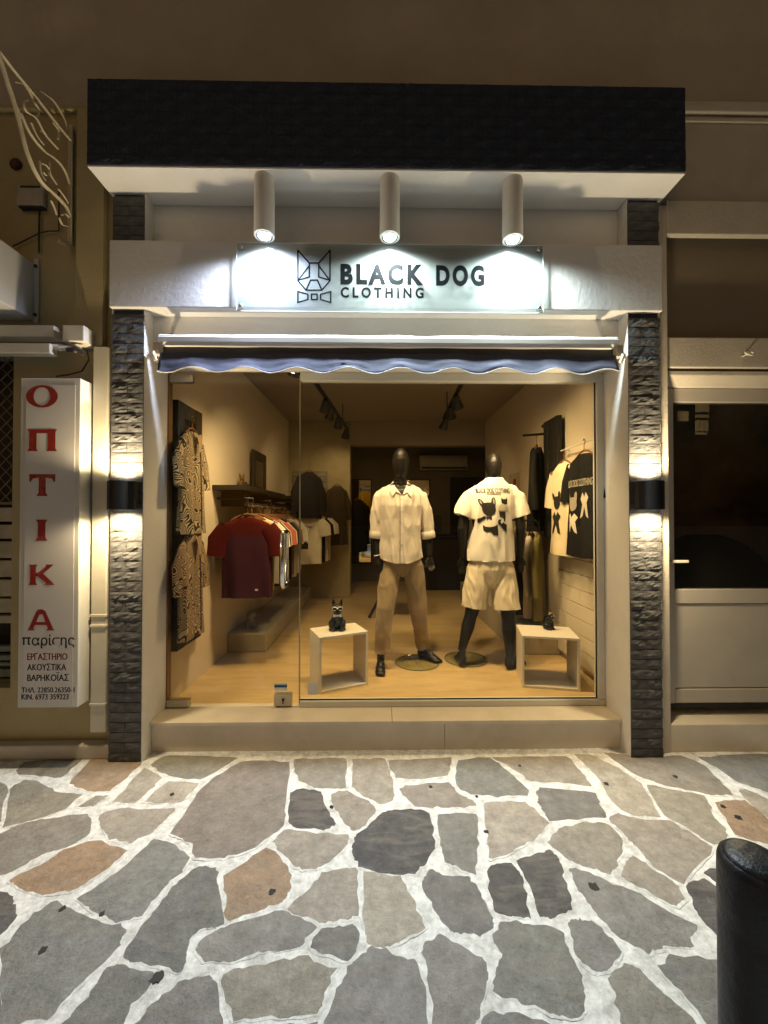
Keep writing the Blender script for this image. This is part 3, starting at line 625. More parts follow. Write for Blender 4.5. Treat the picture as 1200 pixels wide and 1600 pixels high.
a = [at(120,536,y=0.06), at(136,548,y=0.06), at(139,562,y=0.06), at(128,580,y=0.06), at(105,586,y=0.06), at(88,588,y=0.07)]
M_CABLE = mat('dark cable', (0.03, 0.026, 0.02), 0.6)
cb = MB().tube(a, 0.005, 6).build('cable', M_CABLE, None, smooth=True); tag(cb, 'dark cable looping from the tube lamp down to the optician sign', 'cable')
cb = MB().tube([at(62,322,y=0.085), at(61,350,y=0.085), at(61,395,y=0.085)], 0.005, 6).tube([at(20,385,y=0.085), at(62,364,y=0.085), at(75,361,y=0.085), at(92,361,y=0.085)], 0.004, 6).tube([at(92,300,y=0.085), at(92,361,y=0.085)], 0.004, 6).build('cable', M_CABLE, None, smooth=True)
tag(cb, 'thin dark cables running on the ochre wall below the meter box', 'cable')
mb = thing('meter_box', 'small grimy grey meter box on the ochre wall behind ironwork', 'meter box', (at(42,318,y=0.06).x, 0.08, at(42,318,y=0.06).z))
p, q = at(20, 317, y=0.05), at(64, 284, y=0.05)
M_GRIMY = mat('grimy grey plastic', (0.46, 0.41, 0.33), 0.7, 0.2, 9, dirt=0.5)
box('case', p.x, q.x, 0.070, YW-0.002, p.z, q.z, M_GRIMY, mb, 0.008)
box('slot', p.x+0.03, q.x-0.02, 0.0655, 0.069, q.z-0.022, q.z-0.012, M_CORE, mb, 0); box('bottom_rail', p.x+0.02, q.x, 0.068, YW-0.002, p.z-0.015, p.z-0.003, M_CORE, mb, 0.002)
p = at(24, 256, y=0.09); MB().lathe((p.x, YW-0.001, p.z), [(0.036, 0), (0.036, -0.012), (0.025, -0.018)], 18, 'y').build('old_hole_cap', mat('dark red cap', (0.06, 0.015, 0.01), 0.7), mb)
# wrought iron bracket seen end on: it stands square to the wall
M_IRON = mat('cream painted iron', (0.60, 0.52, 0.36), 0.6, 0.1, 12, 0.3, 60, dirt=0.4, dirtcol=(0.25, 0.15, 0.08))
BX = -1.97
ib = thing('iron_bracket', 'cream wrought iron scroll bracket standing out from the upper left wall', 'bracket', (BX, 0.08, at(112, 390, x=BX).z))
def iron(nm, pts, r, dx=0.0, fl=0.45):
    P = [at(a/4.847, 70+b/4.847, x=BX+dx) for a, b in pts]
    Q = []
    for i in range(len(P)-1):
        a, b, c, d = P[max(i-1, 0)], P[i], P[i+1], P[min(i+2, len(P)-1)]
        for t in (0, .34, .67):
            Q.append(0.5*((2*b) + (c-a)*t + (2*a-5*b+4*c-d)*t*t + (3*b-a-3*c+d)*t*t*t))
    Q.append(P[-1]); MB().tube(Q, r, 8, fl, up=(0, 1, 0.6)).build(nm, M_IRON, ib, smooth=True)
iron('bar', [(-160,-330),(0,110),(60,300),(95,400),(150,600),(200,800),(260,950),(330,1060),(430,1150),(500,1230),(535,1320)], 0.013)
iron('bar', [(-200,-160),(0,60),(100,190),(200,310),(330,470),(430,600),(535,725)], 0.009, 0.004)
for i, pl in enumerate(([(125,285),(180,300),(230,370),(260,440)], [(160,520),(200,620),(260,720),(340,810),(400,850),(470,920),(510,1000),(535,1090)], [(210,420),(180,430),(185,480),(210,515),(270,550),(310,620),(350,690),(440,790)],
      [(330,370),(400,420),(460,510),(500,600),(510,650)], [(235,590),(280,690),(330,760)], [(315,900),(350,915),(372,955),(350,990),(330,965)], [(375,890),(380,980),(430,1060)],
      [(450,1310),(470,1360),(520,1372),(537,1330),(495,1280),(470,1290)], [(385,1180),(410,1230),(430,1290)], [(310,655),(345,660),(360,690)], [(95,400),(140,500),(165,560)], [(262,440),(298,500),(282,545)], [(400,590),(445,650),(440,715)], [(300,880),(312,980),(345,1030)], [(440,1090),(485,1150),(515,1200)], [(235,330),(300,350),(340,375)])):
    iron('scroll', pl, 0.0070 if i != 1 else 0.0085, 0.006*(i % 3 - 1))
p0, p1 = at(540/4.847, 70+740/4.847, y=0.085), at(535/4.847, 70+1540/4.847, y=0.085)
MB().tube([(p0.x, 0.082, p0.z+0.1), (p0.x, 0.082, p1.z+0.02), (p0.x-0.01, 0.05, p1.z), (p0.x-0.02, 0.02, p1.z)], 0.014, 8).build('wall_bar', M_IRON, ib, smooth=True)

# right neighbour: cornice, roller box, brown panel, ledge, glazed door and step
rb = thing('right_building', 'beige neighbouring shopfront with brown panel above a white door', 'building', (2.6, 0.3, 0))
rx0 = XR1+0.006
zc = at(1150, 183, y=0.10).z
MB().box(CX1+0.003, 4.5, 0.1005, 0.4, at(1100, 345, y=0.1).z, 4.118).build('wall', M_RIGHTW, rb)
zz = at(1150, 160, y=0.08).z; box('cornice', CX1+0.01, 4.5, 0.07, 0.0995, zc+0.005, zz, M_RIGHTW, rb, 0.006); box('cornice', CX1+0.01, 4.5, 0.085, 0.0995, zc-0.045, zc-0.018, M_RIGHTW, rb, 0.004)
rx1 = at(1045, 700, y=0.05).x
box('pilaster', rx0, rx1, 0.05, 0.4, 0.0, at(1040, 320, y=0.05).z, M_RIGHTW, rb, 0.006)
z0, z1 = at(1120, 368, y=0.06).z, at(1120, 318, y=0.0995).z
MB().prism([(0.0995, z0+0.03), (0.0995, z1), (0.05, z1-0.02), (0.05, z0), (0.09, z0)], rx1+0.001, 4.5, 'yz').build('roller_box', M_RIGHTW, rb, 0.006)
za, zb3 = at(1120, 372, y=0.16).z, at(1120, 532, y=0.16).z
box('panel', rx1+0.001, 4.5, 0.16, 0.30, zb3-0.02, za+0.12, M_PANEL, rb, 0)
zl0, zl1 = at(1120, 578, y=0.12).z, at(1120, 531, y=0.12).z
box('ledge', rx1+0.001, 4.5, 0.08, 0.158, zl0, zl1, M_RIGHTW, rb, 0.008); 
z5, z6 = at(1120, 605, y=0.15).z, at(1120, 580, y=0.10).z
MB().prism([(0.30, z5), (0.30, z6-0.002), (0.09, z6-0.002), (0.09, z6-0.03), (0.14, z5)], rx1+0.001, 4.5, 'yz').build('roller_box', M_RIGHTW, rb, 0.004)
hk = at(1162, 556, y=0.07)
MB().tube([(hk.x, 0.079, hk.z), (hk.x, 0.03, hk.z)], 0.006, 8).tube([(hk.x+0.026*math.cos(a), 0.028+0.012*math.sin(a), hk.z+0.017*math.sin(a)) for a in [2*PI*k/14 for k in range(15)]], 0.0055, 8).build('ring_hook', M_IRON, rb, smooth=True)
# door
DY = 0.17
d0 = thing('neighbour_door', 'white framed door with dark glass and solid lower panel beside the right pillar', 'door', (2.4, DY, 0.3))
M_DOOR = mat('white door lacquer', (0.44, 0.40, 0.34), 0.5, 0.06, 3, 0.1, 90, dirt=0.3, dirtcol=(0.30, 0.26, 0.2))
zd0, zd1 = at(1120, 1103, y=DY).z, z5-0.003
gx0 = at(1053, 770, y=DY).x; gz0_, gz1_ = at(1120, 921, y=DY).z, at(1120, 628, y=DY).z
box('stile', rx1+0.001, gx0, DY, DY+0.06, zd0, zd1, M_DOOR, d0, 0.003); box('stile', gx0+1.0, 4.4, DY, DY+0.06, zd0, zd1, M_DOOR, d0, 0.003)
box('rail', gx0+0.001, gx0+0.999, DY+0.001, DY+0.06, gz1_, zd1, M_DOOR, d0, 0.003)
zr = at(1120, 943, y=DY).z; box('rail', gx0+0.001, gx0+0.999, DY+0.001, DY+0.06, zr, gz0_, M_DOOR, d0, 0.003)
zq = at(1120, 1077, y=DY).z; box('door_panel', gx0+0.001, gx0+0.999, DY+0.012, DY+0.05, zq+0.006, zr-0.004, M_DOOR, d0, 0.003)
box('rail', gx0+0.001, gx0+0.999, DY+0.001, DY+0.06, zd0+0.02, zq, M_DOOR, d0, 0.003)
box('bottom_seal', gx0-0.05, gx0+0.999, DY-0.004, DY+0.0005, zd0-0.008, zd0+0.018, M_SEAL, d0, 0)
M_DGL = glass('dark door glass', (0.7, 0.68, 0.64), 1.5)
box('pane', gx0+0.002, gx0+0.998, DY+0.025, DY+0.033, gz0_+0.001, gz1_-0.001, M_DGL, d0, 0)
p = at(1048, 877, y=DY-0.03); q = at(1073, 877, y=DY-0.03)
MB().box(p.x, q.x, DY-0.05, DY-0.034, p.z-0.009, p.z+0.009).box(p.x, p.x+0.02, DY-0.036, DY-0.0005, p.z-0.009, p.z+0.009).build('handle', M_LAMPW, d0, 0.003)
M_DROOM = mat('brown reflection tone', (0.32, 0.25, 0.20), 0.8, 0.6, 3)  # brown wall colour stands in for street reflections in the door glass
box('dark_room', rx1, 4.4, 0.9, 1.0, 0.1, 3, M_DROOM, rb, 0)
MB().ball((2.55, 0.62, 0.75), (0.62, 0.2, 0.62), 28, 16).build('dark_mound', M_CORE, rb, smooth=True)  # dark rounded form behind the door glass
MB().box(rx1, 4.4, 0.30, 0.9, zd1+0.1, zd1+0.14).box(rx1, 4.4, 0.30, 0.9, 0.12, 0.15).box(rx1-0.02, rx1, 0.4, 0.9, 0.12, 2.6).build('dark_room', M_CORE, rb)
M_PALE = mat('pale pane mark', (0.40, 0.36, 0.28), 0.8)
for (x0_, y0_, x1_, y1_) in ((1058,643,1075,658), (1086,629,1107,644), (1086,648,1107,653), (1086,657,1092,674), (1093.5,657,1099,674), (1100.5,657,1106,674), (1086,676,1104,679)):
    p, q = at(x0_, y1_, y=DY+0.05), at(x1_, y0_, y=DY+0.05); box('pale_patch', p.x, q.x, DY+0.045, DY+0.048, p.z, q.z, M_PALE, d0, 0)  # small pale rectangles just behind the door glass
zst = at(1120, 1131, y=0.06).z
box('step', rx1+0.001, 4.5, 0.055, 0.30, 0.0, zst, M_MARBLE, rb, 0.006)
# ================================================================== shop sign
YS = -0.046
sg = thing('shop_sign', 'clear acrylic sign plate with dark dog logo and BLACK DOG CLOTHING lettering', 'sign', (0.06, -0.04, ZL0+0.02))
a, b = at(370, 485, y=YS), at(848, 384, y=YS)
M_ACRYL = glass('clear acrylic', (0.86, 0.90, 0.89), 1.4, 0.02, haze=0.22)
box('plate', a.x, b.x, YS, YS+0.006, a.z, b.z, M_ACRYL, sg, 0)
M_AEDGE = mat('acrylic edge', (0.75, 0.80, 0.78), 0.3)
for e in ((a.x, b.x, a.z-0.004, a.z-0.0005), (a.x, b.x, b.z+0.0005, b.z+0.004), (a.x-0.004, a.x-0.0005, a.z-0.004, b.z+0.004), (b.x+0.0005, b.x+0.004, a.z-0.004, b.z+0.004)):
    box('plate_edge', e[0], e[1], YS-0.0005, YS+0.0065, e[2], e[3], M_AEDGE, sg, 0)
for cx in (a.x+0.024, b.x-0.024):
    for czz in (a.z+0.028, b.z-0.024):
        MB().lathe((cx, YS-0.009, czz), [(0.0, 0.0), (0.009, 0.0), (0.0125, 0.004), (0.0125, 0.0085)], 16, 'y').lathe((cx, YS+0.0065, czz), [(0.008, 0), (0.008, 0.03)], 12, 'y').build('standoff_screw', M_STEEL, sg, smooth=True)
M_LET = mat('dark vinyl', (0.004, 0.005, 0.006), 0.9, 0.05, spec=0.05)
PS = lambda u, v: (u, YS-0.0012, v)
def S(x, y):
    p = at(440+x/3.5294, 370+y/3.5294, y=YS); return p
for s, (x0, y0, x1, y1), bd in (('BLACK', (325,152,782,265), 0.05), ('DOG', (852,158,1118,272), 0.05), ('CLOTHING', (326,281,783,337), 0.035)):
    p, q = S(x0, y1), S(x1, y0)
    flat('lettering', text2d(s, bd, 1.32 if s != 'CLOTHING' else 1.55), (p.x, q.x, p.z, q.z), M_LET, sg, PS)
lg = MB()
def stroke(x0, y0, x1, y1, w=8):
    p, q = S(x0, y0), S(x1, y1); d = (q-p).normalized(); n = Vector((-d.z, 0, d.x))*w/3.5294/620*2.4*0.5; e = d*w/3.5294/620*2.4*0.4
    lg.add([Vector((v.x, YS-0.0012-0.00002*len(lg.f), v.z)) for v in (p-n-e, q-n+e, q+n+e, p+n-e)], [(0, 1, 2, 3)])
for pl in ([(90,75),(153,145),(205,145),(267,75),(267,243),(222,295),(135,295),(90,243),(90,75)], [(153,145),(153,222),(92,240),(153,160)], [(205,145),(205,222),(265,240),(205,160)],
           [(135,295),(160,240),(198,240),(222,295)], [(90,303),(145,318),(145,347),(90,363),(90,303)], [(271,303),(215,318),(215,347),(271,363),(271,303)], [(165,317),(196,317),(196,347),(165,347),(165,317)]):
    for u, v in zip(pl, pl[1:]): stroke(*u, *v)
me = bpy.data.meshes.new('dog_logo'); me.from_pydata(lg.v, [], lg.f); me.materials.append(M_LET); link(bpy.data.objects.new('dog_logo', me), sg)

# three canopy spotlights, switched on
LC = [((0.70, 0.78, 1.0), 'leftmost'), ((0.86, 0.98, 0.96), 'middle'), ((0.84, 0.98, 0.97), 'rightmost')]
for (px, pyt, pyb), (lc, which) in zip(((413, 276, 369), (609, 278, 371), (801, 283, 375)), LC):
    yc = -0.112
    b0 = at(px, pyb, y=yc); r = 0.060
    e = thing('canopy_spotlight', which + ' of three lit white cylinder spotlights under the black canopy', 'spotlight', (b0.x, yc, ZS), 'cylinder spotlights under the canopy')
    MB().lathe((b0.x, yc, 0), [(r*0.98, ZS-0.0008), (r, ZS-0.006), (r, b0.z+0.004), (r*0.98, b0.z), (r*0.80, b0.z), (r*0.78, b0.z+0.012)], 36).build('housing', M_SPOT, e, smooth=True)
    MB().lathe((b0.x, yc, 0), [(r*0.79, b0.z+0.003), (r*0.70, b0.z-0.0015), (r*0.60, b0.z-0.002)], 30).build('trim_ring', M_CHROME, e, smooth=True)
    em = mat('lit spot lens ' + which, (1, 1, 1), emit=((0.9, 0.95, 1.0), 30))
    MB().lathe((b0.x, yc, 0), [(r*0.59, b0.z-0.0022), (r*0.3, b0.z-0.0035), (0.001, b0.z-0.004)], 24).build('lens', em, e)
    l = lamp('spot_light', 'SPOT', (b0.x, yc, b0.z-0.012), (b0.x, yc-0.55, 0), W_SPOT, lc, 168, 0.6, 0.035)

# up and down wall lamps on the pillars
for px, side in ((197, 'left'), (1009, 'right')):
    z0, z1 = at(px, 796, y=-0.05).z, at(px, 752, y=-0.05).z
    xc = (XL0+XL1)/2 if side == 'left' else (XR0+XR1)/2
    e = thing('wall_sconce', 'lit black up and down wall lamp on the %s stone pillar' % side, 'wall lamp', (xc, 0, z0), 'wall lamps on the stone pillars')
    box('back_plate', xc-0.085, xc+0.085, -0.040, -0.024, z0+0.004, z1-0.004, M_BLACK, e, 0.003)
    body = []
    prof = [(0.085, -0.041), (0.080, -0.060)] + [(0.055*math.cos(t), -0.075-0.048*math.sin(t)) for t in [PI*k/10 for k in range(11)]] + [(-0.080, -0.060), (-0.085, -0.041)]
    n = len(prof); bd = MB()
    bd.add([(xc+u, v, z0) for u, v in prof] + [(xc+u, v, z1) for u, v in prof], [(i, i+1, i+1+n, i+n) for i in range(n-1)])
    bd.add([(xc+u*0.93, v if v > -0.05 else v+0.004, z0) for u, v in prof] + [(xc+u*0.93, v if v > -0.05 else v+0.004, z1) for u, v in prof], [(i, i+1, i+1+n, i+n) for i in range(n-1)])
    bd.build('shell', M_BLACK, e, smooth=30)
    em = mat('lit sconce lens', (1, 1, 1), emit=((1.0, 0.92, 0.75), 40))
    for zz, s in ((z0+0.006, -1), (z1-0.006, 1)):
        MB().lathe((xc, -0.088, zz), [(0.030, 0), (0.034, 0.003*s), (0.02, 0.004*s)], 20).build('lens', em, e)
        lamp('sconce_light', 'SPOT', (xc, -0.098, zz+0.010*s), (xc, -0.098, zz+2*s), W_SCON, (1.0, 0.79, 0.47), 165, 0.45, 0.02)

# folded awning with scalloped valance
aw = thing('folded_awning', 'rolled white and grey awning with scalloped blue grey valance over the window', 'awning', (0.06, 0.05, 2.45))
M_VAL = mat('blue grey awning cloth', (0.115, 0.122, 0.165), 0.95, 0.10, 14, 0.3, 260, spec=0.03); M_VALD = mat('awning cloth in bar shadow', (0.055, 0.05, 0.055), 0.9, 0.1); M_HEM = mat('white hem tape', (0.75, 0.75, 0.75), 0.8)
AWY = -0.075
za, zb4 = at(600, 540, y=AWY).z, at(600, 526, y=AWY).z
ax0, ax1 = at(247, 530, y=AWY).x, at(966, 530, y=AWY).x
MB().prism([(AWY+u, v) for u, v in ((0.004, za), (-0.008, za+0.012), (-0.008, zb4-0.01), (0.004, zb4), (0.04, zb4), (0.05, za+0.01), (0.04, za))], ax0, ax1, 'yz').build('front_bar', M_SPOT, aw, 0.003)
# rolled cloth lying on the bar
rr = []
for i in range(61):
    x = ax0 + (ax1-ax0)*i/60; w = 0.006*fn(x, 0, 0, 5)
    rr.append([Vector((x, AWY+0.045+0.040*math.cos(t), zb4+0.004+w*.6+0.013*math.sin(t)*(1+0.5*fn(x, t, 3, 7)))) for t in [2*PI*k/12 for k in range(12)]])
MB().rings(rr).build('cloth_roll', M_SPOT, aw, smooth=True)
NV = 150
zv_t = za - 0.001
def valance(ytop, ybot_z, m, nm, yoff, amp):
    g = MB(); NR = 9
    for j in range(NR):
        for i in range(NV+1):
            s = i/NV; x = ax0+0.006 + (ax1-ax0-0.012)*s; px = 247+ (966-247)*s
            zbot = at(600, 578 - 4.6*math.cos(2*PI*(px-300)/81) + 1.2*fn(px, 0, 1, .02), y=AWY-0.03).z if amp else ybot_z
            t = j/(NR-1); yt_ = ytop + (0.012*fn(x, 3, 0, 3) + 0.005*fn(x, 8, 0, 9) if amp else 0); z = yt_ + (zbot-yt_)*t
            y = AWY + yoff + (-0.032*t + (0.009*fn(x, 2, t, 4.5) + 0.005*fn(x, 6, t, 12) + 0.003*fn(x, 9, t*4, 30))*t if amp else 0.01*fn(x, 0, 0, 4))
            g.v.append(Vector((x, y, z)))
    for j in range(NR-1):
        for i in range(NV):
            k = j*(NV+1)+i; g.f.append((k, k+1, k+NV+2, k+NV+1))
    o = g.build(nm, m, aw, smooth=True)
    sm = o.modifiers.new('thick', 'SOLIDIFY'); sm.thickness = 0.0015
    return o, g.v[(NR-1)*(NV+1):]
valance(za-0.001, at(600, 560, y=AWY).z, M_VALD, 'shadow_cloth', 0.034, False)  # darker cloth colour paints in the shadow below the front bar
vo, hem = valance(at(600, 551, y=AWY).z, 0, M_VAL, 'valance', 0.012, True)
MB().tube([p+Vector((0, -0.001, 0)) for p in hem], 0.0028, 6).build('hem', M_HEM, aw, smooth=True)
M_ARM = mat('cream awning arm', (0.62, 0.55, 0.42), 0.45, 0.1, 10, metal=0.2)
for s, xx in ((-1, ax0), (1, ax1)):
    MB().box(xx-0.012-0.018*(s < 0), xx+0.012+0.018*(s > 0), AWY-0.004, AWY+0.05, za-0.055, za+0.012).build('end_bracket', M_ARM, aw, 0.004)
    MB().tube([(xx+s*0.030, AWY+0.09, za-0.005), (xx+s*0.032, AWY+0.02, za-0.03), (xx+s*0.022, AWY-0.012, za-0.06), (xx+s*0.01, AWY-0.005, za-0.10)], 0.011, 8).build('hinge', M_ARM, aw, smooth=True)
    MB().tube([(xx+s*0.012, 0.098, zb4+0.085), (xx+s*0.0, 0.07, zb4+0.07), (xx-s*0.02, 0.0, zb4+0.03)], [0.012, 0.016, 0.012], 8, 0.5).build('support_arm', mat('bronze bracket', (0.16, 0.12, 0.07), 0.5, metal=0.4), aw, smooth=True)

# ================================================================== bollard in the foreground
tz = 0.90; bc = at(1180, 1342, z=tz); br = 0.053
bl = thing('bollard', 'glossy black bollard with rounded cap at lower right edge', 'bollard', (bc.x, bc.y, 0))
M_BOLL = mat('chipped black gloss paint', (0.011, 0.012, 0.014), 0.42, 0.3, 9, 0.4, 30, spec=0.4, dirt=0.25, dirtcol=(0.04, 0.045, 0.05))
def wob(v, n): return v + n*0.0014*fn(v.x, v.y, v.z*0.8, 22)
prof = [(br*1.25, -0.005), (br*1.25, 0.02), (br*1.0, 0.035), (br, tz-0.16), (br*1.01, tz-0.12), (br*0.985, tz-0.112), (br*1.01, tz-0.104), (br*1.01, tz-0.06), (br*1.0, tz-0.016), (br*0.95, tz-0.006), (br*0.86, tz-0.002)]
MB().lathe((bc.x, bc.y, 0), prof, 48).build('post', M_BOLL, bl, smooth=40)
MB().lathe((bc.x, bc.y, tz-0.003), [(br*0.85, 0), (br*0.84, 0.004), (br*0.7, 0.008), (br*0.35, 0.0105), (0.001, 0.011)], 40).build('cap', M_BOLL, bl, smooth=60)

# ================================================================== shop interior
M_FLOOR = mat('honey wood floor', (0.52, 0.37, 0.175), 0.30, 0.16, 3.0, 0.05, 25, stretch=(1, 5, 1), dirt=0.35, dirtcol=(0.62, 0.46, 0.26))
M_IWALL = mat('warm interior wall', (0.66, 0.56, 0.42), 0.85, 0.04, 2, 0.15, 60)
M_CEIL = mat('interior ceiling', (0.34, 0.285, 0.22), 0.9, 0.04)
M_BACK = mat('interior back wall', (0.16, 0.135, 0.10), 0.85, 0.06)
M_PLINTH = mat('grey interior plinth', (0.40, 0.35, 0.26), 0.8, 0.06, 4)
IXL, IXR, IYB, IZC = -1.462, 1.735, 5.6, 3.05
box('interior_floor', IXL-0.6, 2.6, YG+0.05, IYB+0.1, 0.0, ZF, M_FLOOR, shop, 0)
box('interior_wall', IXL-0.1, IXL, YG+0.035, IYB, ZF+0.001, IZC, M_IWALL, shop, 0)
box('interior_wall', IXR, IXR+0.1, YG+0.035, 3.95, ZF+0.001, IZC, M_IWALL, shop, 0)
box('interior_wall', XR0-0.002, IXR, YG+0.031, YG+0.06, ZF+0.001, IZC, M_IWALL, shop, 0)
box('interior_wall', IXL-0.1, IXR+0.1, 0.272, YG-0.031, ZG+0.0, IZC, M_IWALL, shop, 0)
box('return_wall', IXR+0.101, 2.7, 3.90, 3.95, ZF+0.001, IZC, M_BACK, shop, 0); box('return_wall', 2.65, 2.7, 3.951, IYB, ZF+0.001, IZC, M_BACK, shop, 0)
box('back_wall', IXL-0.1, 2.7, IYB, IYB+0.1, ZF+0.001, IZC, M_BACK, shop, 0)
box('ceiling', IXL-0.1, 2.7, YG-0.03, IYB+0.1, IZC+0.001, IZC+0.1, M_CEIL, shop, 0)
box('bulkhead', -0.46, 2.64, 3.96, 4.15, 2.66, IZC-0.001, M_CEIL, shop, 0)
pw = box('pilaster', IXL+0.001, -0.46, 4.0, 4.3, ZF+0.001, IZC-0.001, mat('ochre pilaster', (0.34, 0.28, 0.16), 0.9), shop, 0.01)
M_RUB = mat('exposed rubble stone', (0.22, 0.20, 0.16), 0.9, 0.35, 9, 0.8, 25)
for r in range(7):
    x = -1.40
    while x < -0.86:
        w = random.uniform(0.09, 0.2)
        box('wall_stone', x, min(x+w, -0.82)-0.008, 3.985-random.uniform(0, .012), 4.02, 1.55+r*0.10, 1.642+r*0.10, M_RUB, pw, 0.012); x += w
# plank cladding at right behind the window
M_PLANK = mat('cream painted plank', (0.66, 0.58, 0.45), 0.6, 0.04, 3, 0.06, 25, stretch=(1, 0.2, 4))
pc = box('plank_cladding', IXR-0.022, IXR-0.001, YG+0.062, 1.29, ZF+0.06, 2.02, M_CORE, shop, 0)
nb = 14; bh = (2.02-ZF-0.06)/nb
for k in range(nb):
    box('plank', IXR-0.036, IXR-0.0225, YG+0.063, 1.292, ZF+0.06+k*bh+0.0025, ZF+0.06+(k+1)*bh-0.0025, M_PLANK, pc, 0.002)
# low plinths along both side walls
lp = MB().box(IXL+0.001, -1.085, 1.40, 3.99, ZF+0.0005, ZF+0.18).build('low_plinth', M_PLINTH, None, 0.012); tag(lp, 'low grey plinth along the left wall under the clothes rail', 'plinth', 'low plinths along the side walls')
rp = MB().box(1.31, IXR-0.001, 1.295, 3.9, ZF+0.0005, ZF+0.27).build('low_plinth', M_PLINTH, None, 0.012); tag(rp, 'low grey plinth along the right wall behind the right crate', 'plinth', 'low plinths along the side walls')

# ceiling tracks with spots
def track(x0, x1, y0, y1, z, heads, label, aims):
    e = thing('track_light', label, 'track light', (x0, y0, IZC), 'black track lights on the shop ceiling')
    MB().obox(((x0+x1)/2, (y0+y1)/2, z), ((x1-x0)/2, (y1-y0)/2, 0), (0.017, 0, 0), (0, 0, 0.015)).build('rail', M_BLACK, e)
    for t in (0.15, 0.85): MB().tube([(x0+(x1-x0)*t, y0+(y1-y0)*t, z), (x0+(x1-x0)*t, y0+(y1-y0)*t, IZC-0.001)], 0.006, 6).build('hanger_rod', M_BLACK, e)
    for t, (aim, lit) in zip(heads, aims):
        c = Vector((x0+(x1-x0)*t, y0+(y1-y0)*t, z-0.09)); d = (Vector(aim)-c).normalized()
        hd = MB().tube([c-d*0.07, c-d*0.05, c, c+d*0.06, c+d*0.075], [0.022, 0.032, 0.040, 0.056, 0.060], 16).build('spot_head', M_BLACK, e, smooth=40)
        MB().tube([c-d*0.01, (c.x, c.y, z)], 0.008, 6).build('stem', M_BLACK, hd)
        em = mat('lit shop lamp', (1, 1, 1), emit=((1.0, 0.75, 0.42), 4))
        MB().tube([c+d*0.0755, c+d*0.0775], [0.05, 0.045], 14).build('lens', em, hd)
        if lit: lamp('shop_light', 'SPOT', c+d*0.09, aim, W_SHOP*lit, (1.0, 0.70, 0.335), 105, 0.8, 0.05)
zt_ = 2.80
track(-0.67, -0.46, 0.60, 3.4, zt_, (0.01, 0.045, 0.44, 0.55, 0.72, 0.95), 'black track light with spots hanging over the left half of the shop',
      [((-1.4, 0.8, 1.2), 0.4), ((-1.35, 1.9, 1.1), 0.5), ((-1.0, 3.6, 1.2), 0), ((-1.2, 3.6, 1.4), 0.2), ((-0.7, 4.4, 1.4), 0), ((-0.9, 4.6, 1.2), 0.12)])
track(0.785, 0.86, 0.60, 2.75, zt_, (0.01, 0.06, 0.5, 0.7, 0.95), 'black track light with spots hanging over the right half of the shop',
      [((1.73, 0.9, 1.7), 0.30), ((1.65, 1.8, 1.2), 0.45), ((1.5, 3.2, 1.3), 0), ((1.3, 3.8, 1.3), 0.15), ((0.4, 4.9, 0.6), 0.15)])
track(-0.75, 1.05, 0.52, 0.52, 2.86, (0.05, 0.36, 0.62, 0.95), 'black track light with spots across the ceiling just behind the window head',
      [((-0.9, 1.1, 0.4), 0.9), ((0.15, 1.0, 1.0), 1.0), ((0.95, 1.0, 1.0), 1.0), ((1.2, 1.0, 0.8), 0.9)])
# ================================================================== display crates and dog figurines
M_CRATE = mat('white laminate', (0.66, 0.60, 0.50), 0.5, 0.03, 4)
def crate(label, c, w, d, h, rot):
    e = thing('display_crate', label, 'display stand', (c[0], c[1], ZF), 'open white display crates in the window'); t = 0.017
    X = Vector((math.cos(rot), math.sin(rot), 0)); Y = Vector((-math.sin(rot), math.cos(rot), 0)); Z = Vector((0, 0, 1)); C = Vector((c[0], c[1], ZF+0.001))
    for nm, q, a, b, z in (('top_panel', C+Z*(h-t/2), w/2, d/2, t/2), ('bottom_panel', C+Z*(t/2), w/2, d/2, t/2), ('side_panel', C-X*(w/2-t/2)+Z*h/2, t/2, d/2-0.0005, h/2-t-0.0005), ('side_panel', C+X*(w/2-t/2)+Z*h/2, t/2, d/2-0.0005, h/2-t-0.0005)):
        MB().obox(q, X*a, Y*b, Z*z).build(nm, M_CRATE, e, 0.0015)
    return C
p, q = at(499, 1085, z=ZF), at(575, 1070, z=ZF); rot = math.atan2(q.y-p.y, q.x-p.x); w = (q-p).length; mid = (p+q)/2; n = Vector((-math.sin(rot), math.cos(rot), 0))
C1 = crate('open white crate stand turned slightly, under the dog wearing white sunglasses', mid+n*0.14, w, 0.28, 0.415, rot)
p, q = at(816, 1074, z=ZF), at(907, 1081, z=ZF); rot2 = math.atan2(q.y-p.y, q.x-p.x); w2 = (q-p).length; mid = (p+q)/2; n = Vector((-math.sin(rot2), math.cos(rot2), 0))
C2 = crate('open white crate stand at right, under the dog with gold crown', mid+n*0.16, w2, 0.32, 0.395, rot2)

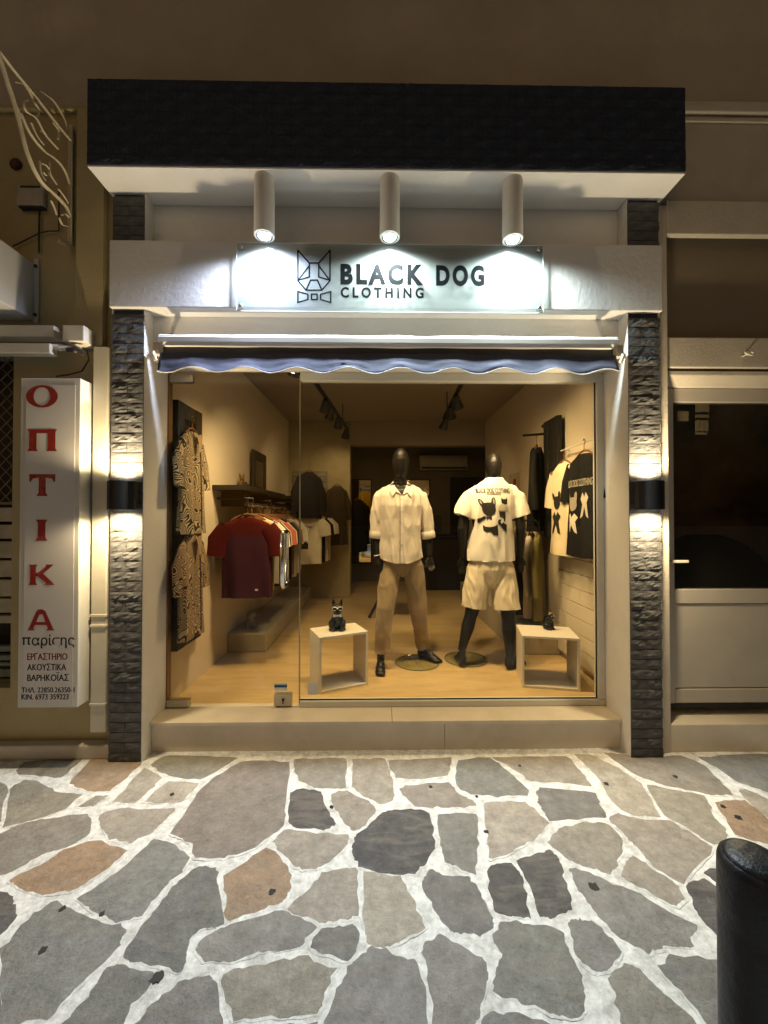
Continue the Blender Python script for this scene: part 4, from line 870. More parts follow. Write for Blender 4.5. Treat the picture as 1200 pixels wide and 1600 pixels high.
M_DOG = mat('glossy black ceramic', (0.008, 0.0075, 0.007), 0.35, 0.1, spec=0.35); M_DOGB = mat('brown ceramic', (0.16, 0.085, 0.035), 0.4, 0.2, 20); M_DOGG = mat('grey stone figurine', (0.24, 0.21, 0.17), 0.75, 0.2, 25, 0.3, 80)
M_PWHITE = mat('white glazed trim', (0.75, 0.72, 0.66), 0.4); M_GOLD = mat('gilt', (0.75, 0.45, 0.10), 0.3, metal=0.9); M_LENS = mat('dark sunglass lens', (0.02, 0.015, 0.01), 0.1)
def dog(label, base, H, yaw, m, glasses=None, crown=False, bow=None, ears='up'):
    """sitting bulldog, height H to the ear tips; looks along -y turned by yaw"""
    e = thing('dog_figurine', label, 'figurine', base)
    k = H/0.25; ca, sa = math.cos(yaw), math.sin(yaw); B = Vector(base)
    def W(x, y, z): return B + Vector((x*ca-y*sa, x*sa+y*ca, z))*k
    b = MB()
    b.ball(W(0, .030, .055), Vector((.050, .055, .056))*k, rot=yaw); b.ball(W(0, .008, .095), Vector((.042, .042, .062))*k, rot=yaw); b.ball(W(0, -.012, .120), Vector((.036, .034, .040))*k, rot=yaw)
    b.ball(W(0, -.018, .175), Vector((.042, .040, .038))*k, rot=yaw); b.ball(W(0, -.050, .163), Vector((.027, .020, .020))*k, rot=yaw); b.ball(W(0, -.02, .150), Vector((.034, .034, .02))*k, rot=yaw)
    for s in (-1, 1):
        b.tube([W(s*.028, -.020, .105), W(s*.030, -.030, .06), W(s*.030, -.034, .016)], [.021*k, .016*k, .014*k], 10)
        b.ball(W(s*.030, -.043, .010), Vector((.016, .022, .011))*k, rot=yaw); b.ball(W(s*.046, .020, .040), Vector((.025, .042, .040))*k, rot=yaw); b.ball(W(s*.052, -.014, .011), Vector((.016, .030, .012))*k, rot=yaw)
        if ears == 'up':
            b.tube([W(s*.022, -.008, .195), W(s*.031, -.004, .225), W(s*.034, -.003, .250)], [.017*k, .014*k, .004*k], 10, 0.6)
        else:
            b.tube([W(s*.030, -.010, .200), W(s*.046, -.014, .175), W(s*.047, -.018, .135)], [.012*k, .017*k, .010*k], 10, 0.6)
    b.skin('body', m, e, 0.0032*k, 3)
    if glasses:
        for s in (-1, 1):
            MB().tube([W(s*.021+.018*math.cos(t), -.062+.010*abs(math.cos(t)*s+.3), .182+.014*math.sin(t)) for t in [2*PI*i/18 for i in range(19)]], .0042*k, 8).build('glasses_rim', M_PWHITE, e, smooth=True)
            MB().ball(W(s*.021, -.058, .182), Vector((.017, .004, .013))*k, rot=yaw).build('glasses_lens', M_LENS, e, smooth=True)
        MB().tube([W(-.006, -.064, .184), W(.006, -.064, .184)], .004*k, 8).build('glasses_bridge', M_PWHITE, e)
    if bow:
        MB().add([W(-.034, -.052, .138), W(-.006, -.056, .131), W(-.006, -.056, .121), W(-.034, -.052, .113), W(.034, -.052, .138), W(.006, -.056, .131), W(.006, -.056, .121), W(.034, -.052, .113),
                  W(-.034, -.040, .138), W(-.006, -.044, .131), W(-.006, -.044, .121), W(-.034, -.040, .113), W(.034, -.040, .138), W(.006, -.044, .131), W(.006, -.044, .121), W(.034, -.040, .113)],
                 [(0,1,2,3),(1,5,6,2),(5,4,7,6),(8,9,10,11),(9,13,14,10),(13,12,15,14),(0,1,9,8),(1,5,13,9),(5,4,12,13),(3,2,10,11),(2,6,14,10),(6,7,15,14),(0,3,11,8),(4,7,15,12)]).build('bow_tie', bow, e, 0.001)
    if crown:
        n = 16; z0, z1 = .208, .236
        MB().rings([[W(.026*math.cos(2*PI*i/n), -.012+.026*math.sin(2*PI*i/n), z0) for i in range(n)], [W(.029*math.cos(2*PI*i/n), -.012+.029*math.sin(2*PI*i/n), z1 if i % 2 == 0 else z0+.012) for i in range(n)]], False, False).build('crown', M_GOLD, e)
    for s in (-1, 1):
        if not glasses: MB().ball(W(s*.018, -.056, .183), Vector((.006, .005, .006))*k).build('eye', M_PWHITE if m is M_DOG else M_BLACK, e, smooth=True)
    return e
pt = at(527, 984, z=ZF+0.417)
dog('seated black dog figurine with white sunglasses and bow tie on left crate', (pt.x, pt.y, ZF+0.4165), 0.245, 0.12, M_DOG, True, False, M_PWHITE)
pt = at(858, 983, z=ZF+0.397)
dog('black dog figurine wearing a gold crown on the right crate', (pt.x, pt.y, ZF+0.3965), 0.155, 0.5, M_DOG, None, True, None)
pt = at(392, 981, z=ZF+0.18)
dog('grey long eared dog figurine on the left low plinth', (pt.x, pt.y, ZF+0.1805), 0.20, 0.25, M_DOGG, None, False, None, 'down')

# ================================================================== mannequins
M_MANN = mat('satin black mannequin', (0.010, 0.0085, 0.007), 0.42, 0.08, spec=0.32)
def V(px, py, y): return at(px, py, y=y)
def hand(b, wrist, tip, side, k=1.0):
    """palm, four bent fingers and a thumb hanging from the wrist; side = +1 thumb towards +x"""
    w, t = Vector(wrist), Vector(tip); d = (t-w).normalized(); L = (t-w).length
    a = Vector((side, 0, 0)); a = (a - d*a.dot(d)).normalized(); nrm = d.cross(a)
    b.tube([w, w+d*L*.18, w+d*L*.46], [.020, .026, .030], 12, 0.5, up=nrm)
    for i, (o, l) in enumerate(((.022, .93), (.008, 1.0), (-.007, .95), (-.021, .80))):
        s = w+d*L*.42+a*o; m_ = w+d*L*(.42+.30*l)+a*o*1.15-nrm*.006; e_ = w+d*L*(.42+.58*l)+a*o*1.1-nrm*.022
        b.tube([s, m_, e_], [.0095, .0088, .0072], 8)
    b.tube([w+d*L*.12+a*.015, w+d*L*.34+a*.042-nrm*.006, w+d*L*.55+a*.046-nrm*.014], [.012, .0105, .008], 8)
def foot(b, ankle, heel_dir, length, ankle_h):
    """foot pointing along heel_dir, on the floor"""
    a = Vector(ankle); f = Vector((heel_dir[0], heel_dir[1], 0)).normalized(); g = Vector((a.x, a.y, ZF))
    z = Vector((0, 0, 1))
    b.tube([a+z*.02, g-f*.02+z*.075, g-f*.035+z*.035], [.036, .036, .030], 12)
    s = Vector((-f.y, f.x, 0)); ra = math.atan2(f.x, -f.y)
    b.ball(g-f*.012+z*.034, (.034, .046, .034), rot=ra); b.ball(g+f*length*.22+z*.050, (.036, .075, .044), rot=ra); b.ball(g+f*length*.42+z*.034, (.041, .075, .032), rot=ra); b.ball(g+f*length*.62+z*.023, (.045, .055, .022), rot=ra)
    for i, o in enumerate((.030, .013, -.002, -.015, -.028)):
        b.tube([g+f*length*.66+s*o+z*.017, g+f*length*(.86-.03*abs(i-1))+s*o*1.02+z*.013], [.014 if i == 0 else .011, .010 if i == 0 else .008], 8)
def head(b, c, top_z, chin_z, y, rx=0.076, ry=0.098, face=-1):
    H = top_z-chin_z; rr = []
    for t, kx, ky, off in ((0, .05, .05, .1), (.03, .32, .34, .1), (.10, .62, .64, .1), (.22, .88, .88, .08), (.36, 1, 1, .05), (.5, .98, 1.0, 0), (.64, .90, .94, -.05), (.78, .76, .82, -.14), (.90, .55, .60, -.22), (.97, .34, .36, -.26), (1, .08, .08, -.26)):
        rr.append((c, y-off*ry*(-face)*1.0, top_z-H*t, rx*kx, ry*ky))
    b.ell(rr[::-1], 20)
def folds(scale, amp, seed, vert=0.35, clips=(), hem=None):
    def f(v, n):
        v = g(v, n)
        for p, d, r in clips:
            h = (v-p).dot(d)
            if h > 0 and (v-p-d*h).length < r: v = v-d*h
        if hem is not None:
            z = hem(v)
            if v.z < z: v.z = z
        return v
    def g(v, n):
        k = noise.noise(Vector((v.x*scale+seed, v.y*scale, v.z*scale*vert)))*amp + noise.noise(Vector((v.x*scale*2.3, v.y*scale*2.3+seed, v.z*scale*2.3*vert*1.4)))*amp*.45
        r = 1-abs(noise.noise(Vector((v.x*scale*1.4+seed*2+v.z*1.5, v.y*scale*1.4, v.z*scale*vert*.9+seed))))*3.2
        return v + n*(k + amp*.55*max(r, 0))
    return f

# --- mannequin in shirt and trousers, facing the street
M1 = thing('mannequin', 'black mannequin in pale striped shirt and khaki trousers facing the street', 'mannequin', (at(627, 1040, z=ZF).x, 1.05, ZF), 'mannequins in the window')
yb = 1.05
b = MB()
hc = at(626, 727, y=yb); zt, zc_ = at(626, 700, y=yb).z, at(626, 754, y=yb).z
head(b, hc.x, zt, zc_, yb-0.01)
nk = at(626, 750, y=yb)
b.ell([(nk.x, yb+.015, nk.z-.16, .10, .08), (nk.x, yb+.015, nk.z-.05, .062, .062), (nk.x, yb+.008, nk.z+.02, .055, .058), (nk.x, yb+.005, nk.z+.10, .052, .056)], 18)
sh_z = at(626, 772, y=yb).z
cx = nk.x
b.ell([(cx, yb+.02, at(626,886,y=yb).z, .10, .07), (cx, yb+.02, at(626,870,y=yb).z, .165, .11), (cx, yb+.02, at(626,835,y=yb).z, .135, .09), (cx, yb+.015, at(626,800,y=yb).z, .165, .105), (cx, yb+.015, at(626,780,y=yb).z, .18, .10), (cx, yb+.02, sh_z+.02, .17, .07), (cx, yb+.02, sh_z+.05, .08, .05)], 20)
shl, shr = at(591, 774, y=yb+.02), at(662, 774, y=yb+.02)
ell_, elr = at(586, 826, y=yb+.05), at(669, 826, y=yb+.05)
wl, wr = at(590.5, 872, y=yb-.02), at(671.5, 869, y=yb-.0)
b.tube([shl, shl.lerp(ell_, .5), ell_, ell_.lerp(wl, .35), wl], [.030, .036, .036, .036, .024], 14)
b.tube([shr, shr.lerp(elr, .5), elr, elr.lerp(wr, .35), wr], [.030, .036, .036, .036, .024], 14)
hand(b, wl, at(596, 899, y=yb-.05), 1); hand(b, wr, at(675, 893, y=yb-.02), -1)
hl, hr = at(609, 885, y=yb+.02), at(645, 885, y=yb+.02)
al, ar = at(595, 1026, y=0.97), at(661, 1013, y=1.22)
kl, kr = at(600, 948, y=0.99), at(654, 943, y=1.12)
b.tube([hl, kl, kl.lerp(al, .4), al], [.058, .050, .046, .036], 14); b.tube([hr, kr, kr.lerp(ar, .4), ar], [.058, .050, .046, .036], 14)
al.z = ZF+.10; ar.z = ZF+.10
foot(b, (al.x, al.y+.02, ZF+.10), (-.03, -1), .235, .1); foot(b, (ar.x, ar.y, ZF+.10), (.72, -.72), .235, .1)
b.skin('body', M_MANN, M1, 0.0055, 3)
# trousers
M_KHAKI = mat('khaki twill', (0.27, 0.195, 0.11), 0.9, 0.06, 9, 0.25, 260, sheen=0.2)
b = MB()
zw = at(629, 868, y=yb).z
b.ell([(cx, yb+.02, at(629,900,y=yb).z, .03, .05), (cx, yb+.02, at(629,895,y=yb).z, .09, .065), (cx, yb+.02, at(629,886,y=yb).z, .160, .088), (cx, yb+.02, at(629,876,y=yb).z, .176, .108), (cx, yb+.02, zw+.05, .172, .122)], 24)
hl2, hr2 = at(611, 886, y=yb+.02), at(646, 886, y=yb+.02)
e1, e2 = at(597, 1019, y=0.985), at(660.5, 1010, y=1.215)
k1, k2 = at(602, 950, y=0.985), at(653, 946, y=1.11)
for h_, k_, e_ in ((hl2, k1, e1), (hr2, k2, e2)):
    b.tube([h_+Vector((0, 0, .08)), h_+Vector((0, 0, .02)), h_.lerp(k_, .35), h_.lerp(k_, .7), k_, k_.lerp(e_, .5), e_, e_+(e_-k_).normalized()*.05], [.066, .084, .087, .083, .077, .069, .062, .061], 20)
b.skin('trousers', M_KHAKI, M1, 0.0065, 5, folds(12, .010, 3, .3, [(e_, (e_-k_).normalized(), .12) for k_, e_ in ((k1, e1), (k2, e2))]))
M_SEAM = mat('khaki seam', (.10, .07, .04), .9)
for k_, e_, h_, sg_ in ((k1, e1, hl2, -1), (k2, e2, hr2, 1)):
    MB().tube([h_+Vector((sg_*.02, -.092, -.05)), h_.lerp(k_, .6)+Vector((0, -.084, 0)), k_+Vector((0, -.078, 0)), k_.lerp(e_, .5)+Vector((0, -.070, 0)), e_+Vector((0, -.064, .01))], .0016, 6).build('crease', M_KHAKI, M1)
# shirt
def stripes():
    m = mat('striped pale cotton', (0.66, 0.60, 0.51), 0.85, 0.04, 12, 0.2, 200, sheen=0.2); N = m.node_tree.nodes; L = m.node_tree.links; bs = N['Principled BSDF']
    src = bs.inputs['Base Color'].links[0].from_socket; tc = N.new('ShaderNodeTexCoord'); sp = N.new('ShaderNodeSeparateXYZ'); L.new(tc.outputs['Object'], sp.inputs[0])
    mu = N.new('ShaderNodeMath'); mu.operation = 'MULTIPLY'; mu.inputs[1].default_value = 620; L.new(sp.outputs[0], mu.inputs[0])
    si = N.new('ShaderNodeMath'); si.operation = 'SINE'; L.new(mu.outputs[0], si.inputs[0]); r = N.new('ShaderNodeMapRange'); r.inputs[1].default_value = .2; r.inputs[2].default_value = .8; r.inputs[4].default_value = .45; L.new(si.outputs[0], r.inputs[0])
    mx = N.new('ShaderNodeMix'); mx.data_type = 'RGBA'; L.new(r.outputs[0], mx.inputs[0]); L.new(src, mx.inputs[6]); mx.inputs[7].default_value = (.42, .33, .25, 1); L.new(mx.outputs[2], bs.inputs['Base Color']); return m
M_SHIRT = stripes(); M_COLL = mat('pale cotton', (0.70, 0.63, 0.55), 0.85, 0.04, 12, 0.2, 200)
def zz_(py): return at(626, py, y=yb).z
b = MB()
b.ell([(cx, yb+.015, zz_(892), .186, .130), (cx, yb+.015, zz_(866), .190, .134), (cx, yb+.015, zz_(840), .178, .128), (cx, yb+.015, zz_(812), .182, .128), (cx, yb+.012, zz_(790), .200, .132), (cx, yb+.015, zz_(774), .205, .122), (cx, yb+.015, zz_(766), .19, .105), (cx, yb+.018, zz_(762), .13, .085), (cx, yb+.016, zz_(758), .064, .064)], 32)
sl, sr = at(594, 775, y=yb+.02), at(659, 775, y=yb+.02)
cl, cr_ = at(588, 838, y=yb+.03), at(669.5, 838, y=yb+.035)
for s_, c_, sg_ in ((sl, cl, -1), (sr, cr_, 1)):
    b.tube([Vector((cx+sg_*.075, yb+.018, zz_(764))), Vector((cx+sg_*.135, yb+.018, zz_(769.5))), Vector((cx+sg_*.185, yb+.02, zz_(777))), s_.lerp(c_, .35)+Vector((sg_*.012, 0, 0)), s_.lerp(c_, .68)+Vector((sg_*.008, .008, 0)), c_], [.040, .052, .060, .062, .058, .050], 20)
shirt = b.skin('shirt', M_SHIRT, M1, 0.0065, 4, folds(11, .013, 11, .25, (), lambda v: zz_(878.5) + .045*min(1, (abs(v.x-cx)/.19)**2) if v.z < zz_(862) and abs(v.x-cx) < .215 else -9))
for c_, s in ((cl, sl), (cr_, sr)):
    d = (c_-s).normalized(); MB().tube([c_-d*.045, c_-d*.03, c_+d*.012, c_+d*.018], [.058, .063, .062, .056], 20).build('cuff', M_COLL, shirt, smooth=True)
cz0 = zz_(762); ny = yb-.03
pr = [Vector((cx+.002, 0, z)) for z in [zz_(775)+(zz_(877)-zz_(775))*i/18 for i in range(19)]]
tree = BVHTree.FromPolygons([v.co for v in shirt.data.vertices], [tuple(p.vertices) for p in shirt.data.polygons])
def on_shirt(px, py, off):
    p = at(px, py, y=yb-.12); h = tree.ray_cast(Vector((p.x, .4, p.z)), Vector((0, 1, 0)))
    return (h[0] if h[0] is not None else Vector((p.x, yb-.045-.3*max(0, .05-abs(p.x-cx)), p.z))) - Vector((0, off, 0))
def patch(nm, pts, m, par, off, th):
    uv = shape2d([[(x, -y) for x, y in pts]]); bm = bmesh.new()
    vs = [bm.verts.new((v.x, v.y, 0)) for v in uv[0]]
    for f in uv[1]: bm.faces.new([vs[i] for i in f])
    for _ in range(3):
        ed = [e for e in bm.edges if e.calc_length() > 3]
        if ed: bmesh.ops.subdivide_edges(bm, edges=ed, cuts=1); bmesh.ops.triangulate(bm, faces=bm.faces)
    for v in bm.verts: v.co = on_shirt(v.co.x, -v.co.y, off)
    me = bpy.data.meshes.new(nm); bm.to_mesh(me); bm.free(); me.materials.append(m); o = link(bpy.data.objects.new(nm, me), par)
    so = o.modifiers.new('t', 'SOLIDIFY'); so.thickness = th; so.offset = 0; return o
patch('bare_neck', [(615, 753), (637, 753), (634, 762), (628.5, 773), (620, 763)], M_MANN, shirt, .004, .003)
patch('collar', [(614.5, 750), (616, 758), (621, 765), (627.5, 773), (619, 768), (613.5, 775.5), (609, 767), (611, 757)], M_COLL, shirt, .008, .006)
patch('collar', [(637, 750), (636.5, 757), (633, 765), (629, 773.5), (636, 769), (642.5, 777), (645.5, 767), (642, 757)], M_COLL, shirt, .008, .006)
hits = []
for p in pr:
    h = tree.ray_cast(Vector((p.x, 0.4, p.z)), Vector((0, 1, 0)))
    if h[0] is not None: hits.append(h[0])
pl = MB(); pl.rings([[h+Vector((-.014, -.003, 0)), h+Vector((.014, -.003, 0)), h+Vector((.014, .004, 0)), h+Vector((-.014, .004, 0))] for h in hits]); pk = pl.build('placket', M_COLL, shirt); MB().tube([h+Vector((-.0135, -.004, 0)) for h in hits], .0022, 6).build('placket_seam', mat('dark seam thread', (.10, .07, .045), .9), shirt)  # thin dark seam line along one edge of the placket
for h in hits[1::3]: MB().lathe((h.x, h.y-.004, h.z), [(.006, 0), (.006, -.002), (.003, -.003)], 10, 'y').build('button', M_PWHITE, shirt)
bw = wl.lerp(ell_, .10); MB().tube([bw + Vector((.029*math.cos(t), .027*math.sin(t), .006*math.cos(t))) for t in [2*PI*i/18 for i in range(19)]], .004, 6).build('bracelet', M_PWHITE, M1, smooth=True)
# the glass foot disc
M_DISC = glass('green tinted glass disc', (0.90, 0.93, 0.87), 1.45)
M_DEDGE = mat('green disc edge', (0.10, 0.14, 0.08), 0.2)
def disc(px, py, r, par):
    c = at(px, py, z=ZF+.012)
    MB().lathe((c.x, c.y, ZF+.004), [(r*.985, 0), (r*.985, .008)], 48).build('base_disc', M_DISC, par); MB().lathe((c.x, c.y, ZF+.004), [(r*.987, 0.001), (r, .002), (r, .0075), (r*.987, .0082)], 48, caps=False).build('disc_edge', M_DEDGE, par)
    MB().tube([(c.x, c.y, ZF+.008), (c.x, c.y, ZF+.03)], .012, 10).build('base_spigot', M_STEEL, par)
disc(652, 1034, 0.195, M1)

# --- mannequin in white T-shirt and shorts, back to the street
M2 = thing('mannequin', 'black mannequin with its back to the street in printed white T-shirt and shorts', 'mannequin', (at(765, 1040, z=ZF).x, 1.05, ZF), 'mannequins in the window')
b = MB(); yb = 1.05
def zz_(py): return at(770, py, y=yb).z
hc = at(771.5, 730, y=yb); cx = hc.x
head(b, hc.x, zz_(706), zz_(752), yb+.01, .070, .095, 1)
b.ell([(cx, yb, zz_(775), .10, .08), (cx, yb, zz_(757), .066, .064), (cx, yb, zz_(748), .056, .058), (cx, yb+.005, zz_(735), .054, .058)], 18)
bx = at(766.5, 800, y=yb).x
b.ell([(bx, yb, zz_(900), .10, .08), (bx, yb, zz_(880), .15, .11), (bx, yb, zz_(840), .14, .095), (bx, yb, zz_(800), .18, .11), (bx, yb, zz_(778), .19, .10), (bx, yb, zz_(765), .16, .07), (cx, yb, zz_(757), .08, .05)], 20)
shl, shr = at(731, 776, y=yb), at(808, 776, y=yb)
ell_, elr = at(722, 826, y=yb-.03), at(814, 826, y=yb-.03)
wl, wr = at(723, 870, y=yb+.05), at(813, 870, y=yb+.05)
b.tube([shl, shl.lerp(ell_, .5), ell_, ell_.lerp(wl, .35), wl], [.030, .042, .043, .040, .026], 14); b.tube([shr, shr.lerp(elr, .5), elr, elr.lerp(wr, .35), wr], [.030, .042, .043, .040, .026], 14)
hand(b, wl, at(721, 897, y=yb+.08), -1); hand(b, wr, at(814, 897, y=yb+.08), 1)
hl, hr = at(746, 890, y=yb), at(787, 890, y=yb)
kl, kr = at(738, 952, y=1.05), at(794, 958, y=1.0)
al, ar = at(721, 1017, y=1.03), at(797, 1024, y=.95)
b.tube([hl, kl, kl.lerp(al, .18), kl.lerp(al, .42), kl.lerp(al, .75), al], [.085, .062, .054, .058, .042, .034], 16)
b.tube([hr, kr, kr.lerp(ar, .18), kr.lerp(ar, .42), kr.lerp(ar, .75), ar], [.085, .064, .056, .060, .044, .036], 16)
foot(b, (al.x, 1.03, ZF+.10), (.05, 1), .235, .1); foot(b, (ar.x+.005, .955, ZF+.10), (.55, .40), .235, .1)
b.skin('body', M_MANN, M2, 0.0055, 3)
M_SHORT = mat('cream jersey', (0.66, 0.58, 0.43), 0.9, 0.04, 8, 0.15, 200, sheen=0.2); M_TEE = mat('off white jersey', (0.76, 0.72, 0.63), 0.9, 0.03, 8, 0.15, 220, sheen=0.2)
b = MB()
b.ell([(bx, yb, zz_(918), .03, .06), (bx, yb, zz_(911), .10, .08), (bx, yb, zz_(902), .17, .108), (bx, yb, zz_(888), .186, .130), (bx, yb, zz_(868), .175, .125)], 26)
s1, s2 = at(747, 892, y=yb), at(786, 892, y=yb); e1, e2 = at(740, 948, y=1.045), at(791, 952, y=1.0)
for h_, e_ in ((s1, e1), (s2, e2)):
    b.tube([h_+Vector((0, 0, .08)), h_+Vector((0, 0, .02)), h_.lerp(e_, .35), h_.lerp(e_, .7), e_, e_+(e_-h_).normalized()*.05], [.070, .098, .108, .108, .106, .105], 20)
b.skin('shorts', M_SHORT, M2, 0.0065, 5, folds(11, .014, 5, .35, [(e_, (e_-h_).normalized(), .15) for h_, e_ in ((s1, e1), (s2, e2))]))
b = MB()
b.ell([(bx, yb, zz_(888), .207, .142), (bx, yb, zz_(868), .206, .142), (bx, yb, zz_(840), .200, .138), (bx, yb, zz_(812), .203, .134), (bx, yb, zz_(790), .215, .130), (bx+.005, yb, zz_(775), .212, .115), (cx-.004, yb, zz_(765), .182, .096), (cx-.003, yb, zz_(757), .13, .085), (cx, yb, zz_(749.5), .082, .074), (cx, yb, zz_(747), .074, .070)], 32)
sl, sr = at(733, 776, y=yb), at(805, 776, y=yb); cl, cr_ = at(722, 806, y=yb-.01), at(815.5, 806, y=yb-.01)
for s_, c_, sg_ in ((sl, cl, -1), (sr, cr_, 1)):
    b.tube([Vector((cx+sg_*.075, yb, zz_(761))), Vector((cx+sg_*.145, yb, zz_(767))), Vector((cx+sg_*.212-.006, yb, zz_(777))), s_.lerp(c_, .55)+Vector((sg_*.008, 0, 0)), c_, c_+(c_-s_).normalized()*.05], [.038, .054, .066, .072, .074, .074], 20)
tee = b.skin('t_shirt', M_TEE, M2, 0.0065, 4, folds(9, .012, 21, .25, [(c_, (c_-s_).normalized(), .13) for s_, c_ in ((sl, cl), (sr, cr_))], lambda v: zz_(875) if v.z < zz_(862) and abs(v.x-bx) < .235 else -9))
M_PRINT = mat('black screen print', (0.012, 0.010, 0.008), 0.8)
# print positions read at 8.571 times the photograph, from (700, 730)
def Q(x, y): return at(700+x/8.571, 730+y/8.571, y=yb-.13)
def prn(nm, shape, x0, y0, x1, y1, m=M_PRINT, off=.0046):
    p, q = Q(x0, y1), Q(x1, y0); return wrap(nm, shape, (p.x, q.x, p.z, q.z), m, tee, tee, 0.5, 1, off)
tx = text2d('BLACK DOG CLOTHING', 0, 1.08)
for k_ in (0, 4): prn('lettering', tx, 393+k_, 276, 846+k_, 345, M_PRINT, .0046+k_*.0001)
prn('lettering', shape2d([[(i*.1, 0), (i*.1+.07, 0), (i*.1+.07, 1), (i*.1, 1)] for i in range(17)]), 525, 352, 718, 366)
FB = [(412,425),(432,420),(460,440),(485,478),(530,470),(575,472),(580,430),(600,402),(622,402),(635,430),(632,500),(628,530),(636,580),(615,625),(570,650),(520,650),(480,620),(460,570),(458,535),(430,500),(415,460)]
def poly(nm, pts, m=M_PRINT, off=.004):
    xs_ = [p[0] for p in pts]; ys_ = [p[1] for p in pts]
    return prn(nm, shape2d([[(x, -y) for x, y in pts]]), min(xs_), min(ys_), max(xs_), max(ys_), m, off)
M_PGREY = mat('grey print', (0.30, 0.26, 0.20), 0.8); M_PSHADE = mat('pale print', (0.62, 0.55, 0.43), 0.8)
poly('dog_print', FB)
poly('dog_print', [(425,440),(440,440),(462,480),(455,500),(432,470)], M_PGREY, .0056); poly('dog_print', [(598,425),(615,420),(625,450),(615,500),(600,480)], M_PGREY, .0056)
poly('dog_print', [(400,700),(410,685),(450,678),(480,655),(500,660),(505,690),(470,712),(430,745),(405,740)])
poly('dog_print', [(505,655),(535,668),(582,655),(582,700),(540,685),(515,700)])
poly('dog_print', [(470,770),(500,795),(560,802),(620,790),(655,762),(668,915),(600,910),(575,865),(548,862),(510,875),(478,850)])
poly('dog_print', [(660,735),(672,705),(700,695),(715,705),(700,730),(720,760),(745,735),(760,755),(795,770),(795,872),(740,830),(700,780),(670,765)])
poly('dog_print', [(722,405),(745,428),(785,425),(803,402),(808,440),(803,495),(770,502),(722,482),(715,440)])
poly('dog_print', [(715,490),(800,505),(818,560),(805,590),(770,580),(690,580),(672,560),(690,510)], M_PSHADE)
poly('dog_print', [(680,570),(700,600),(770,598),(780,640),(770,725),(750,725),(748,690),(725,660),(700,672),(688,640)])
disc(728, 1029, 0.195, M2)

# ================================================================== hanging garments
def garment(name, label, cat, pos, W, L, rot, m, sleeve=0.2, sm=None, thick=0.05, group=None, seed=0, coat=False, hanger=True, n=28, parent_print=None, slw=.09):
    """a garment on a hanger: pos = point between the collar tips, rot = turn about z; faces -y when rot = 0"""
    e = thing(name, label, cat, pos, group); ca, sa = math.cos(rot), math.sin(rot); P0 = Vector(pos)
    def T(x, y, z): return P0 + Vector((x*ca-y*sa, x*sa+y*ca, z))
    rows = [(0.0, .32, .7), (-.012, .42, .8), (-.03, .66, .9), (-.055, .88, 1), (-.09, .97, 1), (-.15, 1.0, 1.0)] + [(-.15-(L-.15)*t, (1.0 if not coat else 1.0+.18*t), 1+.35*t) for t in (.15, .3, .45, .6, .75, .9, 1)]
    rr = []
    for z, kw, kd in rows:
        ring = []; fall = min(1, max(0, -z/L))
        for k in range(n):
            a = 2*PI*k/n; x = W/2*kw*math.copysign(abs(math.cos(a))**.8, math.cos(a)); y = thick*kd*math.sin(a)
            f = fall*(.020*math.sin(a*5+seed*1.7+z*3) + .012*math.sin(a*9+seed)) + .006*fn(x*9, z*6, seed)
            ring.append(T(x*(1+f*.6), y+f*(1 if math.sin(a) > 0 else -1)*.7, z + (.008*fn(x, seed, 1, 9) if z == rows[-1][0] else 0)))
        rr.append(ring)
    bo = MB().rings(rr, cap0=False, cap1=False).build('body', m, e, smooth=True)
    if sleeve:
        for s in (-1, 1):
            pts = [T(s*(W/2-.05), 0, -.085), T(s*(W/2+.02+.02*sleeve), .004, -.085-sleeve*.45), T(s*(W/2+.045), -.012, -.085-sleeve)]
            MB().tube(pts, [slw*.85, slw, slw*.86], 14, 0.42, caps=False, up=(-sa, ca, 0)).build('sleeve', sm or m, e, smooth=True)
    if hanger:
        h = MB().tube([T(-W/2*.62, 0, -.022), T(-W/2*.25, 0, .02), T(0, 0, .032), T(W/2*.25, 0, .02), T(W/2*.62, 0, -.022)], .007, 6)
        h.tube([T(0, 0, .03), T(0, 0, .075), T(.018, 0, .10), T(.0, 0, .122), T(-.018, 0, .108)], .003, 6); h.build('hanger', M_HANG, e, smooth=True)
    return e, T, bo
M_HANG = mat('wooden hanger', (0.20, 0.09, 0.035), 0.5)
def cloth(nm, c): return mat('cloth ' + nm, c, 0.9, 0.07, 9, 0.2, 200, spec=0.15)
